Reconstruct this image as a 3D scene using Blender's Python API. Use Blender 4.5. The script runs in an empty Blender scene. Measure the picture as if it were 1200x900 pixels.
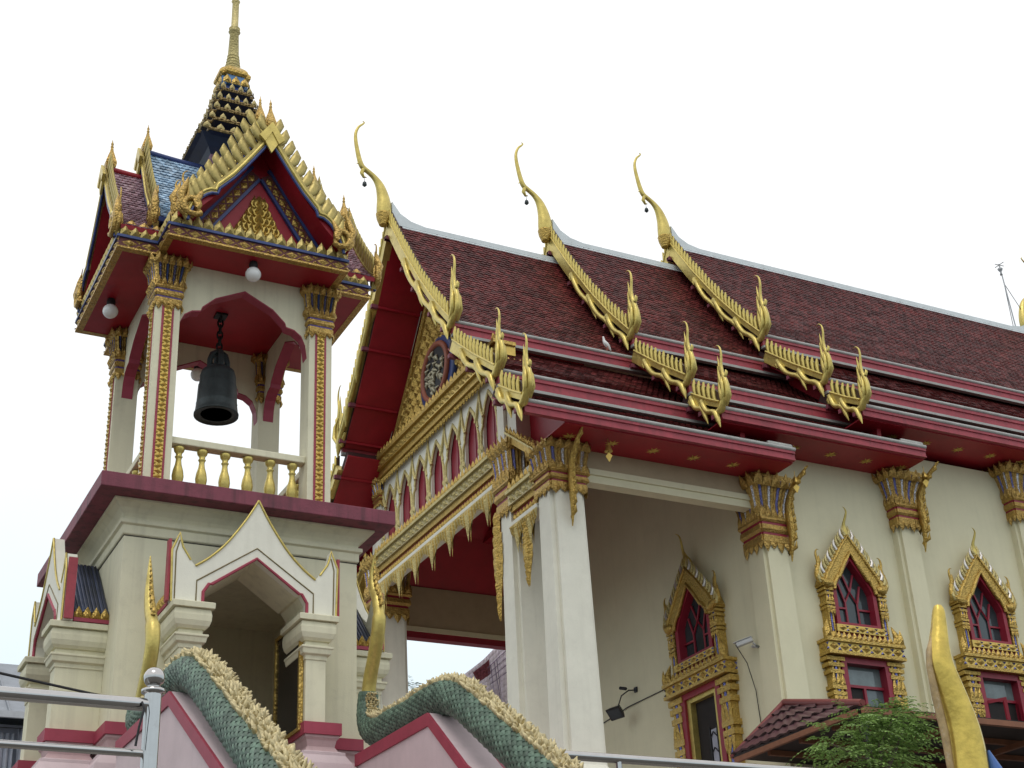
import bpy, math, random
from mathutils import Vector, Matrix
random.seed(7)
R = math.radians
S = bpy.context.scene
COL = S.collection
V = Vector

# ------------------------------------------------------------------ camera
cam_d = bpy.data.cameras.new("camera")
cam = bpy.data.objects.new("camera", cam_d)
COL.objects.link(cam)
S.camera = cam
cam_d.sensor_width = 36.0
cam_d.lens = 52.287
cam_d.clip_end = 3000
def cam_matrix(yaw, pit, rol, loc):
    X = V((math.sin(yaw), 0, math.cos(yaw)))
    Y = V((-math.cos(yaw), 0, math.sin(yaw)))
    Z = V((0, 1, 0))
    W = Matrix((X, Y, Z)).transposed()
    P = Matrix(((1, 0, 0), (0, math.cos(pit), -math.sin(pit)), (0, math.sin(pit), math.cos(pit))))
    Q = Matrix(((math.cos(rol), -math.sin(rol), 0), (math.sin(rol), math.cos(rol), 0), (0, 0, 1)))
    M = Q @ P @ W
    right, up, fwd = M[0], M[1], M[2]
    m = Matrix((right, up, -fwd)).transposed().to_4x4()
    m.translation = loc
    return m
cam.matrix_world = cam_matrix(R(61.728), R(27.144), R(3.0737), V((0, 0, 1.6)))

# ------------------------------------------------------------------ world, sun, exposure
SUN_EL, SUN_AZ = 62.0, 215.0          # soft overcast daylight
w = bpy.data.worlds.new("World")
S.world = w
w.use_nodes = True
nt = w.node_tree
bg = nt.nodes["Background"]
sky = nt.nodes.new("ShaderNodeTexSky")
sky.sky_type = 'NISHITA'
sky.sun_disc = False
sky.sun_elevation = R(SUN_EL)
sky.sun_rotation = R(SUN_AZ)
sky.dust_density = 1.0
sky.air_density = 1.5
tc = nt.nodes.new("ShaderNodeTexCoord")
sep = nt.nodes.new("ShaderNodeSeparateXYZ")
nt.links.new(tc.outputs["Generated"], sep.inputs[0])
ramp = nt.nodes.new("ShaderNodeValToRGB")      # cloud deck: pale blue haze low down, bright white overhead
ramp.color_ramp.elements[0].position = 0.0
ramp.color_ramp.elements[0].color = (0.58, 0.68, 0.76, 1)
ramp.color_ramp.elements[1].position = 0.50
ramp.color_ramp.elements[1].color = (1.0, 1.0, 1.0, 1)
e = ramp.color_ramp.elements.new(0.27)
e.color = (0.74, 0.84, 0.89, 1)
nt.links.new(sep.outputs["Z"], ramp.inputs[0])
cn = nt.nodes.new("ShaderNodeTexNoise")
cn.inputs["Scale"].default_value = 2.2
cn.inputs["Detail"].default_value = 4
nt.links.new(tc.outputs["Generated"], cn.inputs["Vector"])
cm = nt.nodes.new("ShaderNodeMapRange")
cm.inputs["From Min"].default_value = 0.3
cm.inputs["From Max"].default_value = 0.7
cm.inputs["To Min"].default_value = 10.9
cm.inputs["To Max"].default_value = 11.9
nt.links.new(cn.outputs["Fac"], cm.inputs["Value"])
mul = nt.nodes.new("ShaderNodeVectorMath")
mul.operation = 'SCALE'
nt.links.new(ramp.outputs["Color"], mul.inputs[0])
nt.links.new(cm.outputs["Result"], mul.inputs["Scale"])
mx = nt.nodes.new("ShaderNodeMix")
mx.data_type = 'RGBA'
mx.inputs["Factor"].default_value = 0.9
nt.links.new(sky.outputs["Color"], mx.inputs["A"])
nt.links.new(mul.outputs["Vector"], mx.inputs["B"])
nt.links.new(mx.outputs["Result"], bg.inputs["Color"])
bg.inputs["Strength"].default_value = 0.1
sun_d = bpy.data.lights.new("sun", 'SUN')
sun = bpy.data.objects.new("sun", sun_d)
COL.objects.link(sun)
sun_d.energy = 0.65
sun_d.angle = R(25)
sun_d.color = (1.0, 0.97, 0.92)
sd = V((math.sin(R(SUN_AZ)) * math.cos(R(SUN_EL)), math.cos(R(SUN_AZ)) * math.cos(R(SUN_EL)), math.sin(R(SUN_EL))))
sun.rotation_euler = sd.to_track_quat('Z', 'Y').to_euler()
S.view_settings.view_transform = 'Standard'
S.view_settings.look = 'None'
S.view_settings.exposure = 0.14
S.view_settings.gamma = 1.0
S.view_settings.use_curve_mapping = False
S.cycles.max_bounces = 6
S.cycles.diffuse_bounces = 4

# ------------------------------------------------------------------ materials
MATS = {}
def mat(name, col, rough=0.6, metal=0.0, var=0.12, vscale=3.0, dirt=0.0, dirtcol=(0.06, 0.055, 0.045), bump=0.0,
        bscale=40.0, spec=0.4, island=0.0, relief=None, streak=0.0):
    if name in MATS:
        return MATS[name]
    m = bpy.data.materials.new(name)
    m.use_nodes = True
    n, l = m.node_tree.nodes, m.node_tree.links
    b = n["Principled BSDF"]
    b.inputs["Roughness"].default_value = rough
    b.inputs["Metallic"].default_value = metal
    b.inputs["Specular IOR Level"].default_value = spec
    t = n.new("ShaderNodeTexCoord")
    no = n.new("ShaderNodeTexNoise")
    no.inputs["Scale"].default_value = vscale
    no.inputs["Detail"].default_value = 6
    no.inputs["Roughness"].default_value = 0.65
    l.new(t.outputs["Object"], no.inputs["Vector"])
    r = n.new("ShaderNodeValToRGB")
    r.color_ramp.elements[0].position = 0.3
    r.color_ramp.elements[1].position = 0.7
    r.color_ramp.elements[0].color = (*[c * (1 - var) for c in col], 1)
    r.color_ramp.elements[1].color = (*[min(1, c * (1 + var)) for c in col], 1)
    l.new(no.outputs["Fac"], r.inputs[0])
    out = r.outputs["Color"]
    def mixc(fac_socket, a_socket, colb):
        mm = n.new("ShaderNodeMix")
        mm.data_type = 'RGBA'
        l.new(fac_socket, mm.inputs["Factor"])
        l.new(a_socket, mm.inputs["A"])
        mm.inputs["B"].default_value = (*colb, 1)
        return mm.outputs["Result"]
    def rng(sock, a, bb, hi):
        mr = n.new("ShaderNodeMapRange")
        mr.inputs["From Min"].default_value = a
        mr.inputs["From Max"].default_value = bb
        mr.inputs["To Max"].default_value = hi
        l.new(sock, mr.inputs["Value"])
        return mr.outputs["Result"]
    if dirt > 0:
        d = n.new("ShaderNodeTexNoise")
        d.inputs["Scale"].default_value = vscale * 2.3
        d.inputs["Detail"].default_value = 8
        d.inputs["Roughness"].default_value = 0.75
        l.new(t.outputs["Object"], d.inputs["Vector"])
        out = mixc(rng(d.outputs["Fac"], 0.52, 0.78, dirt), out, dirtcol)
    if streak > 0:
        mp = n.new("ShaderNodeMapping")
        mp.inputs["Scale"].default_value = (5.0, 5.0, 0.22)
        l.new(t.outputs["Object"], mp.inputs["Vector"])
        d = n.new("ShaderNodeTexNoise")
        d.inputs["Scale"].default_value = 1.6
        d.inputs["Detail"].default_value = 7
        l.new(mp.outputs["Vector"], d.inputs["Vector"])
        out = mixc(rng(d.outputs["Fac"], 0.5, 0.8, streak), out, dirtcol)
    if island > 0:
        g = n.new("ShaderNodeNewGeometry")
        hv = n.new("ShaderNodeHueSaturation")
        mr = n.new("ShaderNodeMapRange")
        mr.inputs["To Min"].default_value = 1 - island
        mr.inputs["To Max"].default_value = 1 + island
        l.new(g.outputs["Random Per Island"], mr.inputs["Value"])
        l.new(mr.outputs["Result"], hv.inputs["Value"])
        l.new(out, hv.inputs["Color"])
        out = hv.outputs["Color"]
    l.new(out, b.inputs["Base Color"])
    if bump > 0 or relief:
        bp = n.new("ShaderNodeBump")
        if relief:
            vo = n.new("ShaderNodeTexVoronoi")
            vo.inputs["Scale"].default_value = relief[0]
            l.new(t.outputs["Object"], vo.inputs["Vector"])
            bp.inputs["Strength"].default_value = relief[1]
            bp.inputs["Distance"].default_value = 0.016
            bp.invert = True
            l.new(vo.outputs["Distance"], bp.inputs["Height"])
        else:
            b2 = n.new("ShaderNodeTexNoise")
            b2.inputs["Scale"].default_value = bscale
            b2.inputs["Detail"].default_value = 5
            l.new(t.outputs["Object"], b2.inputs["Vector"])
            bp.inputs["Strength"].default_value = bump
            bp.inputs["Distance"].default_value = 0.02
            l.new(b2.outputs["Fac"], bp.inputs["Height"])
        l.new(bp.outputs["Normal"], b.inputs["Normal"])
    MATS[name] = m
    return m

CREAM = mat("cream_paint", (0.70, 0.665, 0.485), 0.75, var=0.05, vscale=1.2, dirt=0.24, dirtcol=(0.26, 0.235, 0.17), bump=0.15, bscale=60, streak=0.26)
WALL = mat("wall_paint", (0.70, 0.66, 0.46), 0.75, var=0.04, vscale=0.8, dirt=0.12, dirtcol=(0.32, 0.30, 0.20), bump=0.12, bscale=50, streak=0.08)
WHITE = mat("white_plaster", (0.77, 0.75, 0.64), 0.7, var=0.05, vscale=2, dirt=0.15, dirtcol=(0.38, 0.36, 0.29), bump=0.1, streak=0.15)
MAROON = mat("maroon_fascia", (0.35, 0.050, 0.068), 0.5, var=0.2, vscale=2.5, dirt=0.5, dirtcol=(0.09, 0.03, 0.035), bump=0.12, streak=0.4)
COPING = mat("faded_maroon", (0.20, 0.045, 0.068), 0.6, var=0.18, vscale=2.2, dirt=0.5, dirtcol=(0.035, 0.018, 0.02), bump=0.2, streak=0.85)
SOFFIT = mat("red_soffit", (0.33, 0.013, 0.025), 0.45, var=0.18, vscale=1.1, dirt=0.4, dirtcol=(0.12, 0.012, 0.018), bump=0.08)
REDWIN = mat("red_window_paint", (0.26, 0.018, 0.035), 0.4, var=0.1, dirt=0.1)
FLASH = mat("pale_flashing", (0.36, 0.36, 0.34), 0.5, var=0.15, dirt=0.55, dirtcol=(0.18, 0.17, 0.16), vscale=4)
RIDGE = mat("white_ridge", (0.66, 0.71, 0.72), 0.45, var=0.08, dirt=0.3, dirtcol=(0.3, 0.3, 0.3), vscale=3)
TILE = mat("glazed_roof_tile", (0.096, 0.017, 0.016), 0.5, var=0.4, vscale=0.9, dirt=0.4, dirtcol=(0.035, 0.02, 0.018), island=0.5, bump=0.1, spec=0.13)
TILEB = mat("roof_underlay", (0.05, 0.018, 0.018), 0.7)
PTILE = mat("plum_tile", (0.36, 0.24, 0.28), 0.25, var=0.25, vscale=2, island=0.35, dirt=0.2)
BTILE = mat("blue_tile", (0.32, 0.44, 0.56), 0.25, var=0.3, vscale=2, island=0.35, dirt=0.2)
NAVYT = mat("navy_tile", (0.035, 0.045, 0.085), 0.35, var=0.35, vscale=2, island=0.4, dirt=0.3, dirtcol=(0.12, 0.12, 0.13))
GOLD = mat("gilded_gold", (0.58, 0.41, 0.11), 0.36, 0.75, var=0.14, vscale=6, dirt=0.3, dirtcol=(0.20, 0.12, 0.03), bump=0.25, bscale=30)
GOLDY = mat("bright_gold_paint", (0.57, 0.455, 0.135), 0.36, 0.6, var=0.2, vscale=5, dirt=0.55, dirtcol=(0.24, 0.15, 0.04), bump=0.25, bscale=25)
GOLDR = mat("carved_gold", (0.50, 0.34, 0.09), 0.4, 0.7, var=0.25, vscale=14, dirt=0.55, dirtcol=(0.13, 0.055, 0.02), relief=(26, 0.9))
GOLDP = mat("pale_gold", (0.55, 0.46, 0.20), 0.45, 0.4, var=0.2, vscale=9, dirt=0.4, dirtcol=(0.28, 0.18, 0.07), relief=(30, 0.7))
GOLDL = mat("leaf_gold", (0.40, 0.32, 0.11), 0.40, 0.6, var=0.25, vscale=9, dirt=0.55, dirtcol=(0.22, 0.15, 0.06), bump=0.2, bscale=30)
NIGHT = mat("night_blue", (0.012, 0.016, 0.040), 0.4, var=0.3, dirt=0.3, dirtcol=(0.06, 0.05, 0.04))
BLUE = mat("deep_blue", (0.035, 0.06, 0.19), 0.35, var=0.2, dirt=0.2)
VIOLET = mat("violet_band", (0.09, 0.05, 0.20), 0.4, var=0.2)
LBLUE = mat("sky_blue_glaze", (0.10, 0.25, 0.50), 0.3, var=0.2)
MIRROR = mat("mirror_mosaic", (0.55, 0.56, 0.62), 0.15, 0.85, var=0.3, vscale=25, relief=(45, 0.5))
MIRRORB = mat("blue_mirror_mosaic", (0.16, 0.17, 0.42), 0.18, 0.6, var=0.4, vscale=25, relief=(45, 0.5))
PINK = mat("pink_plaster", (0.52, 0.36, 0.36), 0.75, var=0.07, vscale=1.6, dirt=0.25, dirtcol=(0.33, 0.25, 0.24), bump=0.15, streak=0.35)
PINKL = mat("pale_pink_plaster", (0.60, 0.48, 0.49), 0.75, var=0.06, vscale=1.8, dirt=0.2, dirtcol=(0.4, 0.33, 0.33), bump=0.12, streak=0.2)
REDBAND = mat("crimson_band", (0.33, 0.045, 0.075), 0.55, var=0.12, dirt=0.25, dirtcol=(0.15, 0.03, 0.04), streak=0.2)
GREEN = mat("naga_green", (0.098, 0.155, 0.112), 0.5, var=0.3, vscale=5, island=0.35, dirt=0.35, dirtcol=(0.16, 0.12, 0.13), bump=0.15)
GREENB = mat("naga_green_body", (0.030, 0.060, 0.048), 0.6, var=0.2)
STEEL = mat("polished_steel", (0.46, 0.45, 0.44), 0.08, 1.0, var=0.05, dirt=0.25, dirtcol=(0.2, 0.15, 0.12), vscale=6)
BRONZE = mat("dark_bronze", (0.042, 0.052, 0.054), 0.5, 0.3, var=0.3, vscale=5, dirt=0.3, dirtcol=(0.07, 0.08, 0.075), bump=0.1)
IRON = mat("black_iron", (0.02, 0.02, 0.022), 0.55, var=0.2)
GLASS = mat("dark_glass", (0.035, 0.05, 0.055), 0.08, var=0.3, vscale=1.2, spec=0.6)
DARK = mat("dark_interior", (0.022, 0.018, 0.017), 0.8)
GLOBE = mat("milk_glass", (0.80, 0.81, 0.80), 0.2, var=0.02, dirt=0.1, dirtcol=(0.5, 0.5, 0.45))
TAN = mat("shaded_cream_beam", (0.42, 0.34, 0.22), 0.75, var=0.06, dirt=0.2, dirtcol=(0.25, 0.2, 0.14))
CANOPYT = mat("canopy_tile_sheet", (0.12, 0.055, 0.065), 0.4, var=0.15, dirt=0.35, dirtcol=(0.05, 0.03, 0.03), island=0.12)
GREY = mat("grey_metal_roof", (0.25, 0.27, 0.30), 0.6, var=0.12, dirt=0.3)
CONC = mat("terrace_concrete", (0.20, 0.185, 0.165), 0.85, var=0.12, dirt=0.3, bump=0.3)
GROUND = mat("paved_ground", (0.12, 0.115, 0.105), 0.9, var=0.15, vscale=0.5, dirt=0.3, bump=0.3)
LEAF = mat("tree_leaf", (0.20, 0.31, 0.085), 0.45, var=0.45, vscale=3.5, island=0.6)
LEAFD = mat("far_leaf", (0.15, 0.21, 0.13), 0.6, var=0.35, vscale=2, island=0.4)  # leaf green paled, distance haze is put into the colour
BARK = mat("bark", (0.13, 0.10, 0.075), 0.85, var=0.2, bump=0.4)
CLOTHW = mat("lavender_cloth", (0.93, 0.87, 0.92), 0.85, var=0.1, vscale=8)
CLOTHM = mat("maroon_print_cloth", (0.36, 0.14, 0.17), 0.85, var=0.5, vscale=26)
SHEET = mat("white_sheet", (0.62, 0.64, 0.72), 0.85, var=0.08)
PALEBLUE = mat("pale_blue_wall", (0.36, 0.39, 0.48), 0.8, var=0.08, dirt=0.2)
RUBBER = mat("black_cable", (0.018, 0.018, 0.02), 0.6)
CREST = mat("cream_gold", (0.56, 0.47, 0.26), 0.5, 0.25, var=0.3, vscale=12, dirt=0.4, dirtcol=(0.34, 0.22, 0.10))
CAMW = mat("white_plastic", (0.50, 0.51, 0.50), 0.4, var=0.04)
FEATHER = mat("white_feather", (0.78, 0.78, 0.76), 0.8, var=0.08)
WOOD = mat("brown_timber", (0.22, 0.09, 0.045), 0.6, var=0.2)

def translucent(m, k):
    n, l = m.node_tree.nodes, m.node_tree.links
    b = n["Principled BSDF"]
    out = n["Material Output"]
    t = n.new("ShaderNodeBsdfTranslucent")
    if b.inputs["Base Color"].links:
        l.new(b.inputs["Base Color"].links[0].from_socket, t.inputs["Color"])
    x = n.new("ShaderNodeMixShader")
    x.inputs[0].default_value = k
    l.new(b.outputs[0], x.inputs[1])
    l.new(t.outputs[0], x.inputs[2])
    l.new(x.outputs[0], out.inputs["Surface"])
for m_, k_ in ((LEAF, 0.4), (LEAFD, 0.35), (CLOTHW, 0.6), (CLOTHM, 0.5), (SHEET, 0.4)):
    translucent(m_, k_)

# ------------------------------------------------------------------ mesh helpers
class F:
    """local frame: a along u, b along v, c along n"""
    def __init__(s, o, u, v, n):
        s.o, s.u, s.v, s.n = V(o), V(u), V(v), V(n)
    def p(s, a, b, c=0.0):
        return s.o + s.u * a + s.v * b + s.n * c
    def sub(s, a, b, c=0.0):
        return F(s.p(a, b, c), s.u, s.v, s.n)
def FY(x, y, z=0.0):       # faces -Y (towards the viewer)
    return F((x, y, z), (1, 0, 0), (0, 0, 1), (0, -1, 0))
def FX(x, y, z=0.0):       # faces -X (towards the left)
    return F((x, y, z), (0, -1, 0), (0, 0, 1), (-1, 0, 0))

class MB:
    def __init__(s):
        s.v, s.f, s.m, s.s = [], [], [], []
    def add(s, vs, fs, mi=0, sm=False):
        k = len(s.v)
        s.v += [tuple(q) for q in vs]
        for f in fs:
            s.f.append(tuple(i + k for i in f))
            s.m.append(mi)
            s.s.append(sm)
        return s
    def box(s, a, b, mi=0):
        x0, y0, z0 = a
        x1, y1, z1 = b
        vs = [(x0, y0, z0), (x1, y0, z0), (x1, y1, z0), (x0, y1, z0), (x0, y0, z1), (x1, y0, z1), (x1, y1, z1), (x0, y1, z1)]
        return s.add(vs, [(0, 3, 2, 1), (4, 5, 6, 7), (0, 1, 5, 4), (1, 2, 6, 5), (2, 3, 7, 6), (3, 0, 4, 7)], mi)
    def fbox(s, f, a0, a1, b0, b1, c0, c1, mi=0):
        vs = [f.p(a, b, c) for c in (c0, c1) for (a, b) in ((a0, b0), (a1, b0), (a1, b1), (a0, b1))]
        return s.add(vs, [(0, 3, 2, 1), (4, 5, 6, 7), (0, 1, 5, 4), (1, 2, 6, 5), (2, 3, 7, 6), (3, 0, 4, 7)], mi)
    def prism(s, f, pts, c0, c1, mi=0, mside=None):
        n = len(pts)
        vs = [f.p(a, b, c0) for a, b in pts] + [f.p(a, b, c1) for a, b in pts]
        s.add(vs, [tuple(range(n))[::-1], tuple(range(n, 2 * n))], mi)
        s.add(vs, [(i, (i + 1) % n, n + (i + 1) % n, n + i) for i in range(n)], mi if mside is None else mside)
        return s
    def loft(s, rings, mi=0, sm=False, cap=True):
        n = len(rings[0])
        vs = [q for r in rings for q in r]
        fs = []
        for k in range(len(rings) - 1):
            for i in range(n):
                j = (i + 1) % n
                fs.append((k * n + i, k * n + j, (k + 1) * n + j, (k + 1) * n + i))
        s.add(vs, fs, mi, sm)
        if cap:
            s.add(rings[0], [tuple(range(n))[::-1]], mi)
            s.add(rings[-1], [tuple(range(n))], mi)
        return s
    def tube(s, path, rad, seg=8, mi=0, flat=1.0, side=None, sm=True):
        """swept tube; flat scales the radius along 'side'"""
        path = [V(p) for p in path]
        if not hasattr(rad, '__len__'):
            rad = [rad] * len(path)
        rings = []
        ref = V(side) if side is not None else None
        prev = None
        for i, p in enumerate(path):
            t = (path[min(i + 1, len(path) - 1)] - path[max(i - 1, 0)]).normalized()
            if ref is not None:
                a = ref - t * ref.dot(t)
            elif prev is not None:
                a = prev - t * prev.dot(t)
            else:
                a = t.orthogonal()
            a.normalize()
            prev = a
            b = t.cross(a)
            rings.append([p + a * (math.cos(2 * math.pi * k / seg) * rad[i] * flat) + b * (math.sin(2 * math.pi * k / seg) * rad[i]) for k in range(seg)])
        return s.loft(rings, mi, sm)
    def lathe(s, prof, o, seg=16, mi=0, sm=True, up=(0, 0, 1)):
        o = V(o)
        up = V(up).normalized()
        a = up.orthogonal().normalized()
        b = up.cross(a)
        rings = [[o + up * z + (a * math.cos(2 * math.pi * k / seg) + b * math.sin(2 * math.pi * k / seg)) * max(r, 1e-4) for k in range(seg)] for r, z in prof]
        return s.loft(rings, mi, sm)
    def stack(s, x, y, prof, mi=0, notch=0.0, ry=1.0):
        """square (or once-notched) section lofted through (half width, z)"""
        rings = []
        for r, z in prof:
            c = notch * r
            q = r * ry
            if notch:
                pl = [(-r + c, -q), (r - c, -q), (r - c, -q + c), (r, -q + c), (r, q - c), (r - c, q - c), (r - c, q), (-r + c, q), (-r + c, q - c), (-r, q - c), (-r, -q + c), (-r + c, -q + c)]
            else:
                pl = [(-r, -q), (r, -q), (r, q), (-r, q)]
            rings.append([V((x + a, y + b, z)) for a, b in pl])
        return s.loft(rings, mi)
    def leaf(s, f, a, b, w_, h, d, mi=0, lean=0.0):
        """one raised pointed leaf standing at (a,b), height h (negative hangs)"""
        o = [(-0.5, 0), (-0.46, 0.45), (lean, 1), (0.46, 0.45), (0.5, 0)]
        vs = [f.p(a + x * w_, b + y * h, 0.0) for x, y in o] + [f.p(a, b + 0.32 * h, d), f.p(a + 0.5 * lean * w_, b + 0.7 * h, d * 0.6)]
        fs = [(0, 5, 1), (1, 5, 6), (1, 6, 2), (2, 6, 3), (3, 6, 5), (3, 5, 4), (4, 5, 0)]
        if h < 0:
            fs = [q[::-1] for q in fs]
        return s.add(vs, fs, mi)
    def leaves(s, f, a0, a1, b, h, n, d=0.04, mi=0, alt=None, wf=0.98):
        st = (a1 - a0) / n
        for k in range(n):
            hh = h if alt is None else h * alt[k % len(alt)]
            s.leaf(f, a0 + (k + 0.5) * st, b, st * wf, hh, d, mi)
        return s
    def lozenges(s, f, a0, a1, b0, b1, n, d=0.03, mi=0, mj=None):
        st = (a1 - a0) / n
        bm, hb = (b0 + b1) / 2, (b1 - b0) / 2
        for k in range(n):
            a = a0 + (k + 0.5) * st
            vs = [f.p(a - st * 0.40, bm), f.p(a, bm - hb * 0.85), f.p(a + st * 0.40, bm), f.p(a, bm + hb * 0.85), f.p(a, bm, d)]
            s.add(vs, [(0, 1, 4), (1, 2, 4), (2, 3, 4), (3, 0, 4)], mi)
            for sg in (-1, 1):
                c = a + st * 0.5
                vs = [f.p(c - st * 0.2, bm + sg * hb * 0.85), f.p(c + st * 0.2, bm + sg * hb * 0.85), f.p(c, bm + sg * hb * 0.15), f.p(c, bm + sg * hb * 0.6, d * 0.8)]
                fs = [(0, 1, 3), (1, 2, 3), (2, 0, 3)]
                s.add(vs, fs if sg < 0 else [q[::-1] for q in fs], mi if mj is None else mj)
        return s
    def build(s, name, mats, parent=None, label=None):
        me = bpy.data.meshes.new(name)
        me.from_pydata(s.v, [], s.f)
        if not isinstance(mats, (list, tuple)):
            mats = [mats]
        for m in mats:
            me.materials.append(m)
        me.polygons.foreach_set("material_index", s.m)
        me.polygons.foreach_set("use_smooth", s.s)
        me.update()
        return link(bpy.data.objects.new(name, me), parent, label=label)

def world_of(o):
    m = o.matrix_basis.copy()
    if o.parent:
        m = world_of(o.parent) @ o.matrix_parent_inverse @ m
    return m
def link(o, parent=None, mw=None, label=None):
    COL.objects.link(o)
    if mw is not None:
        o.matrix_basis = mw
    if parent is not None:
        o.parent = parent
        o.matrix_parent_inverse = world_of(parent).inverted()
    if label:
        o["label"] = label
    return o
def inst(src, mw, parent=None, label=None):
    """another piece sharing src's mesh, at world matrix mw"""
    return link(src.copy() if src.parent is None else bpy.data.objects.new(src.name.split('.')[0], src.data), parent, mw, label)
def part_mesh(name, mb, mats):
    me = bpy.data.meshes.new(name)
    me.from_pydata(mb.v, [], mb.f)
    for m in (mats if isinstance(mats, (list, tuple)) else [mats]):
        me.materials.append(m)
    me.polygons.foreach_set("material_index", mb.m)
    me.polygons.foreach_set("use_smooth", mb.s)
    me.update()
    return me
def put(name, me, mw, parent, label=None):
    return link(bpy.data.objects.new(name, me), parent, mw, label)
def thing(name, label, cat, loc=(0, 0, 0), group=None):
    o = bpy.data.objects.new(name, None)
    o.empty_display_size = 0.2
    o.location = loc
    COL.objects.link(o)
    return tag(o, label, cat, group)
def tag(o, label, cat, group=None):
    o["label"] = label
    o["category"] = cat
    if group:
        o["group"] = group
    return o
def struct(o):
    o["kind"] = "structure"
    return o
def stuff(o):
    o["kind"] = "stuff"
    return o
def basis(o, u, v, n):
    return Matrix(((u[0], v[0], n[0], o[0]), (u[1], v[1], n[1], o[1]), (u[2], v[2], n[2], o[2]), (0, 0, 0, 1)))
def bevel(o, wd=0.02, seg=2):
    b = o.modifiers.new("bevel", 'BEVEL')
    b.width = wd
    b.segments = seg
    b.limit_method = 'ANGLE'
    return o
def lerp(a, b, t):
    return a + (b - a) * t
def smooth(pts, k=4):
    """Catmull-Rom resample of a list of tuples"""
    out = []
    n = len(pts)
    for i in range(n - 1):
        p0, p1, p2, p3 = pts[max(i - 1, 0)], pts[i], pts[i + 1], pts[min(i + 2, n - 1)]
        for j in range(k):
            t = j / k
            out.append(tuple(0.5 * (2 * b + (c - a) * t + (2 * a - 5 * b + 4 * c - d) * t * t + (3 * b - a - 3 * c + d) * t ** 3) for a, b, c, d in zip(p0, p1, p2, p3)))
    out.append(tuple(pts[-1]))
    return out

def tiles_on(mb, fr, prof, a0, a1, w_, h, mi=0, lift=0.022, th=0.016):
    """overlapping pointed roof tiles. fr: a along the eave, b = outward run, c = up; prof = [(run, height)] ridge -> eave"""
    segs = []
    L = 0.0
    for (r0, z0), (r1, z1) in zip(prof, prof[1:]):
        d = math.hypot(r1 - r0, z1 - z0)
        segs.append((L, d, r0, z0, (r1 - r0) / d, (z1 - z0) / d))
        L += d
    def at(s_):
        for q in segs:
            if s_ <= q[0] + q[1] or q is segs[-1]:
                t = s_ - q[0]
                return q[2] + q[4] * t, q[3] + q[5] * t, q[4], q[5]
    rows = int(L / h)
    n = max(1, int((a1 - a0) / w_))
    st = (a1 - a0) / n
    for k in range(rows + 1):
        s_ = L - k * h
        if s_ < h * 0.4:
            break
        off = 0.5 if k % 2 else 0.0
        for i in range(n + (1 if k % 2 == 0 else 0)):
            a = a0 + (i + off) * st
            lf = lift * random.uniform(0.7, 1.35)
            def q(x, down, up):
                r, z, dr, dz = at(max(0, s_ - h + down))
                return fr.p(min(max(a + x, a0), a1), r - dz * up, z + dr * up)
            hw = st * 0.49
            vs = [q(-hw, -0.15 * h, 0.004), q(hw, -0.15 * h, 0.004), q(hw, 0.62 * h, lf * 0.7), q(0, h, lf), q(-hw, 0.62 * h, lf * 0.7),
                  q(hw, 0.62 * h, lf * 0.7 - th), q(0, h, lf - th), q(-hw, 0.62 * h, lf * 0.7 - th)]
            mb.add(vs, [(0, 1, 2, 3, 4), (2, 5, 6, 3), (3, 6, 7, 4)], mi)
    return mb

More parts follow.
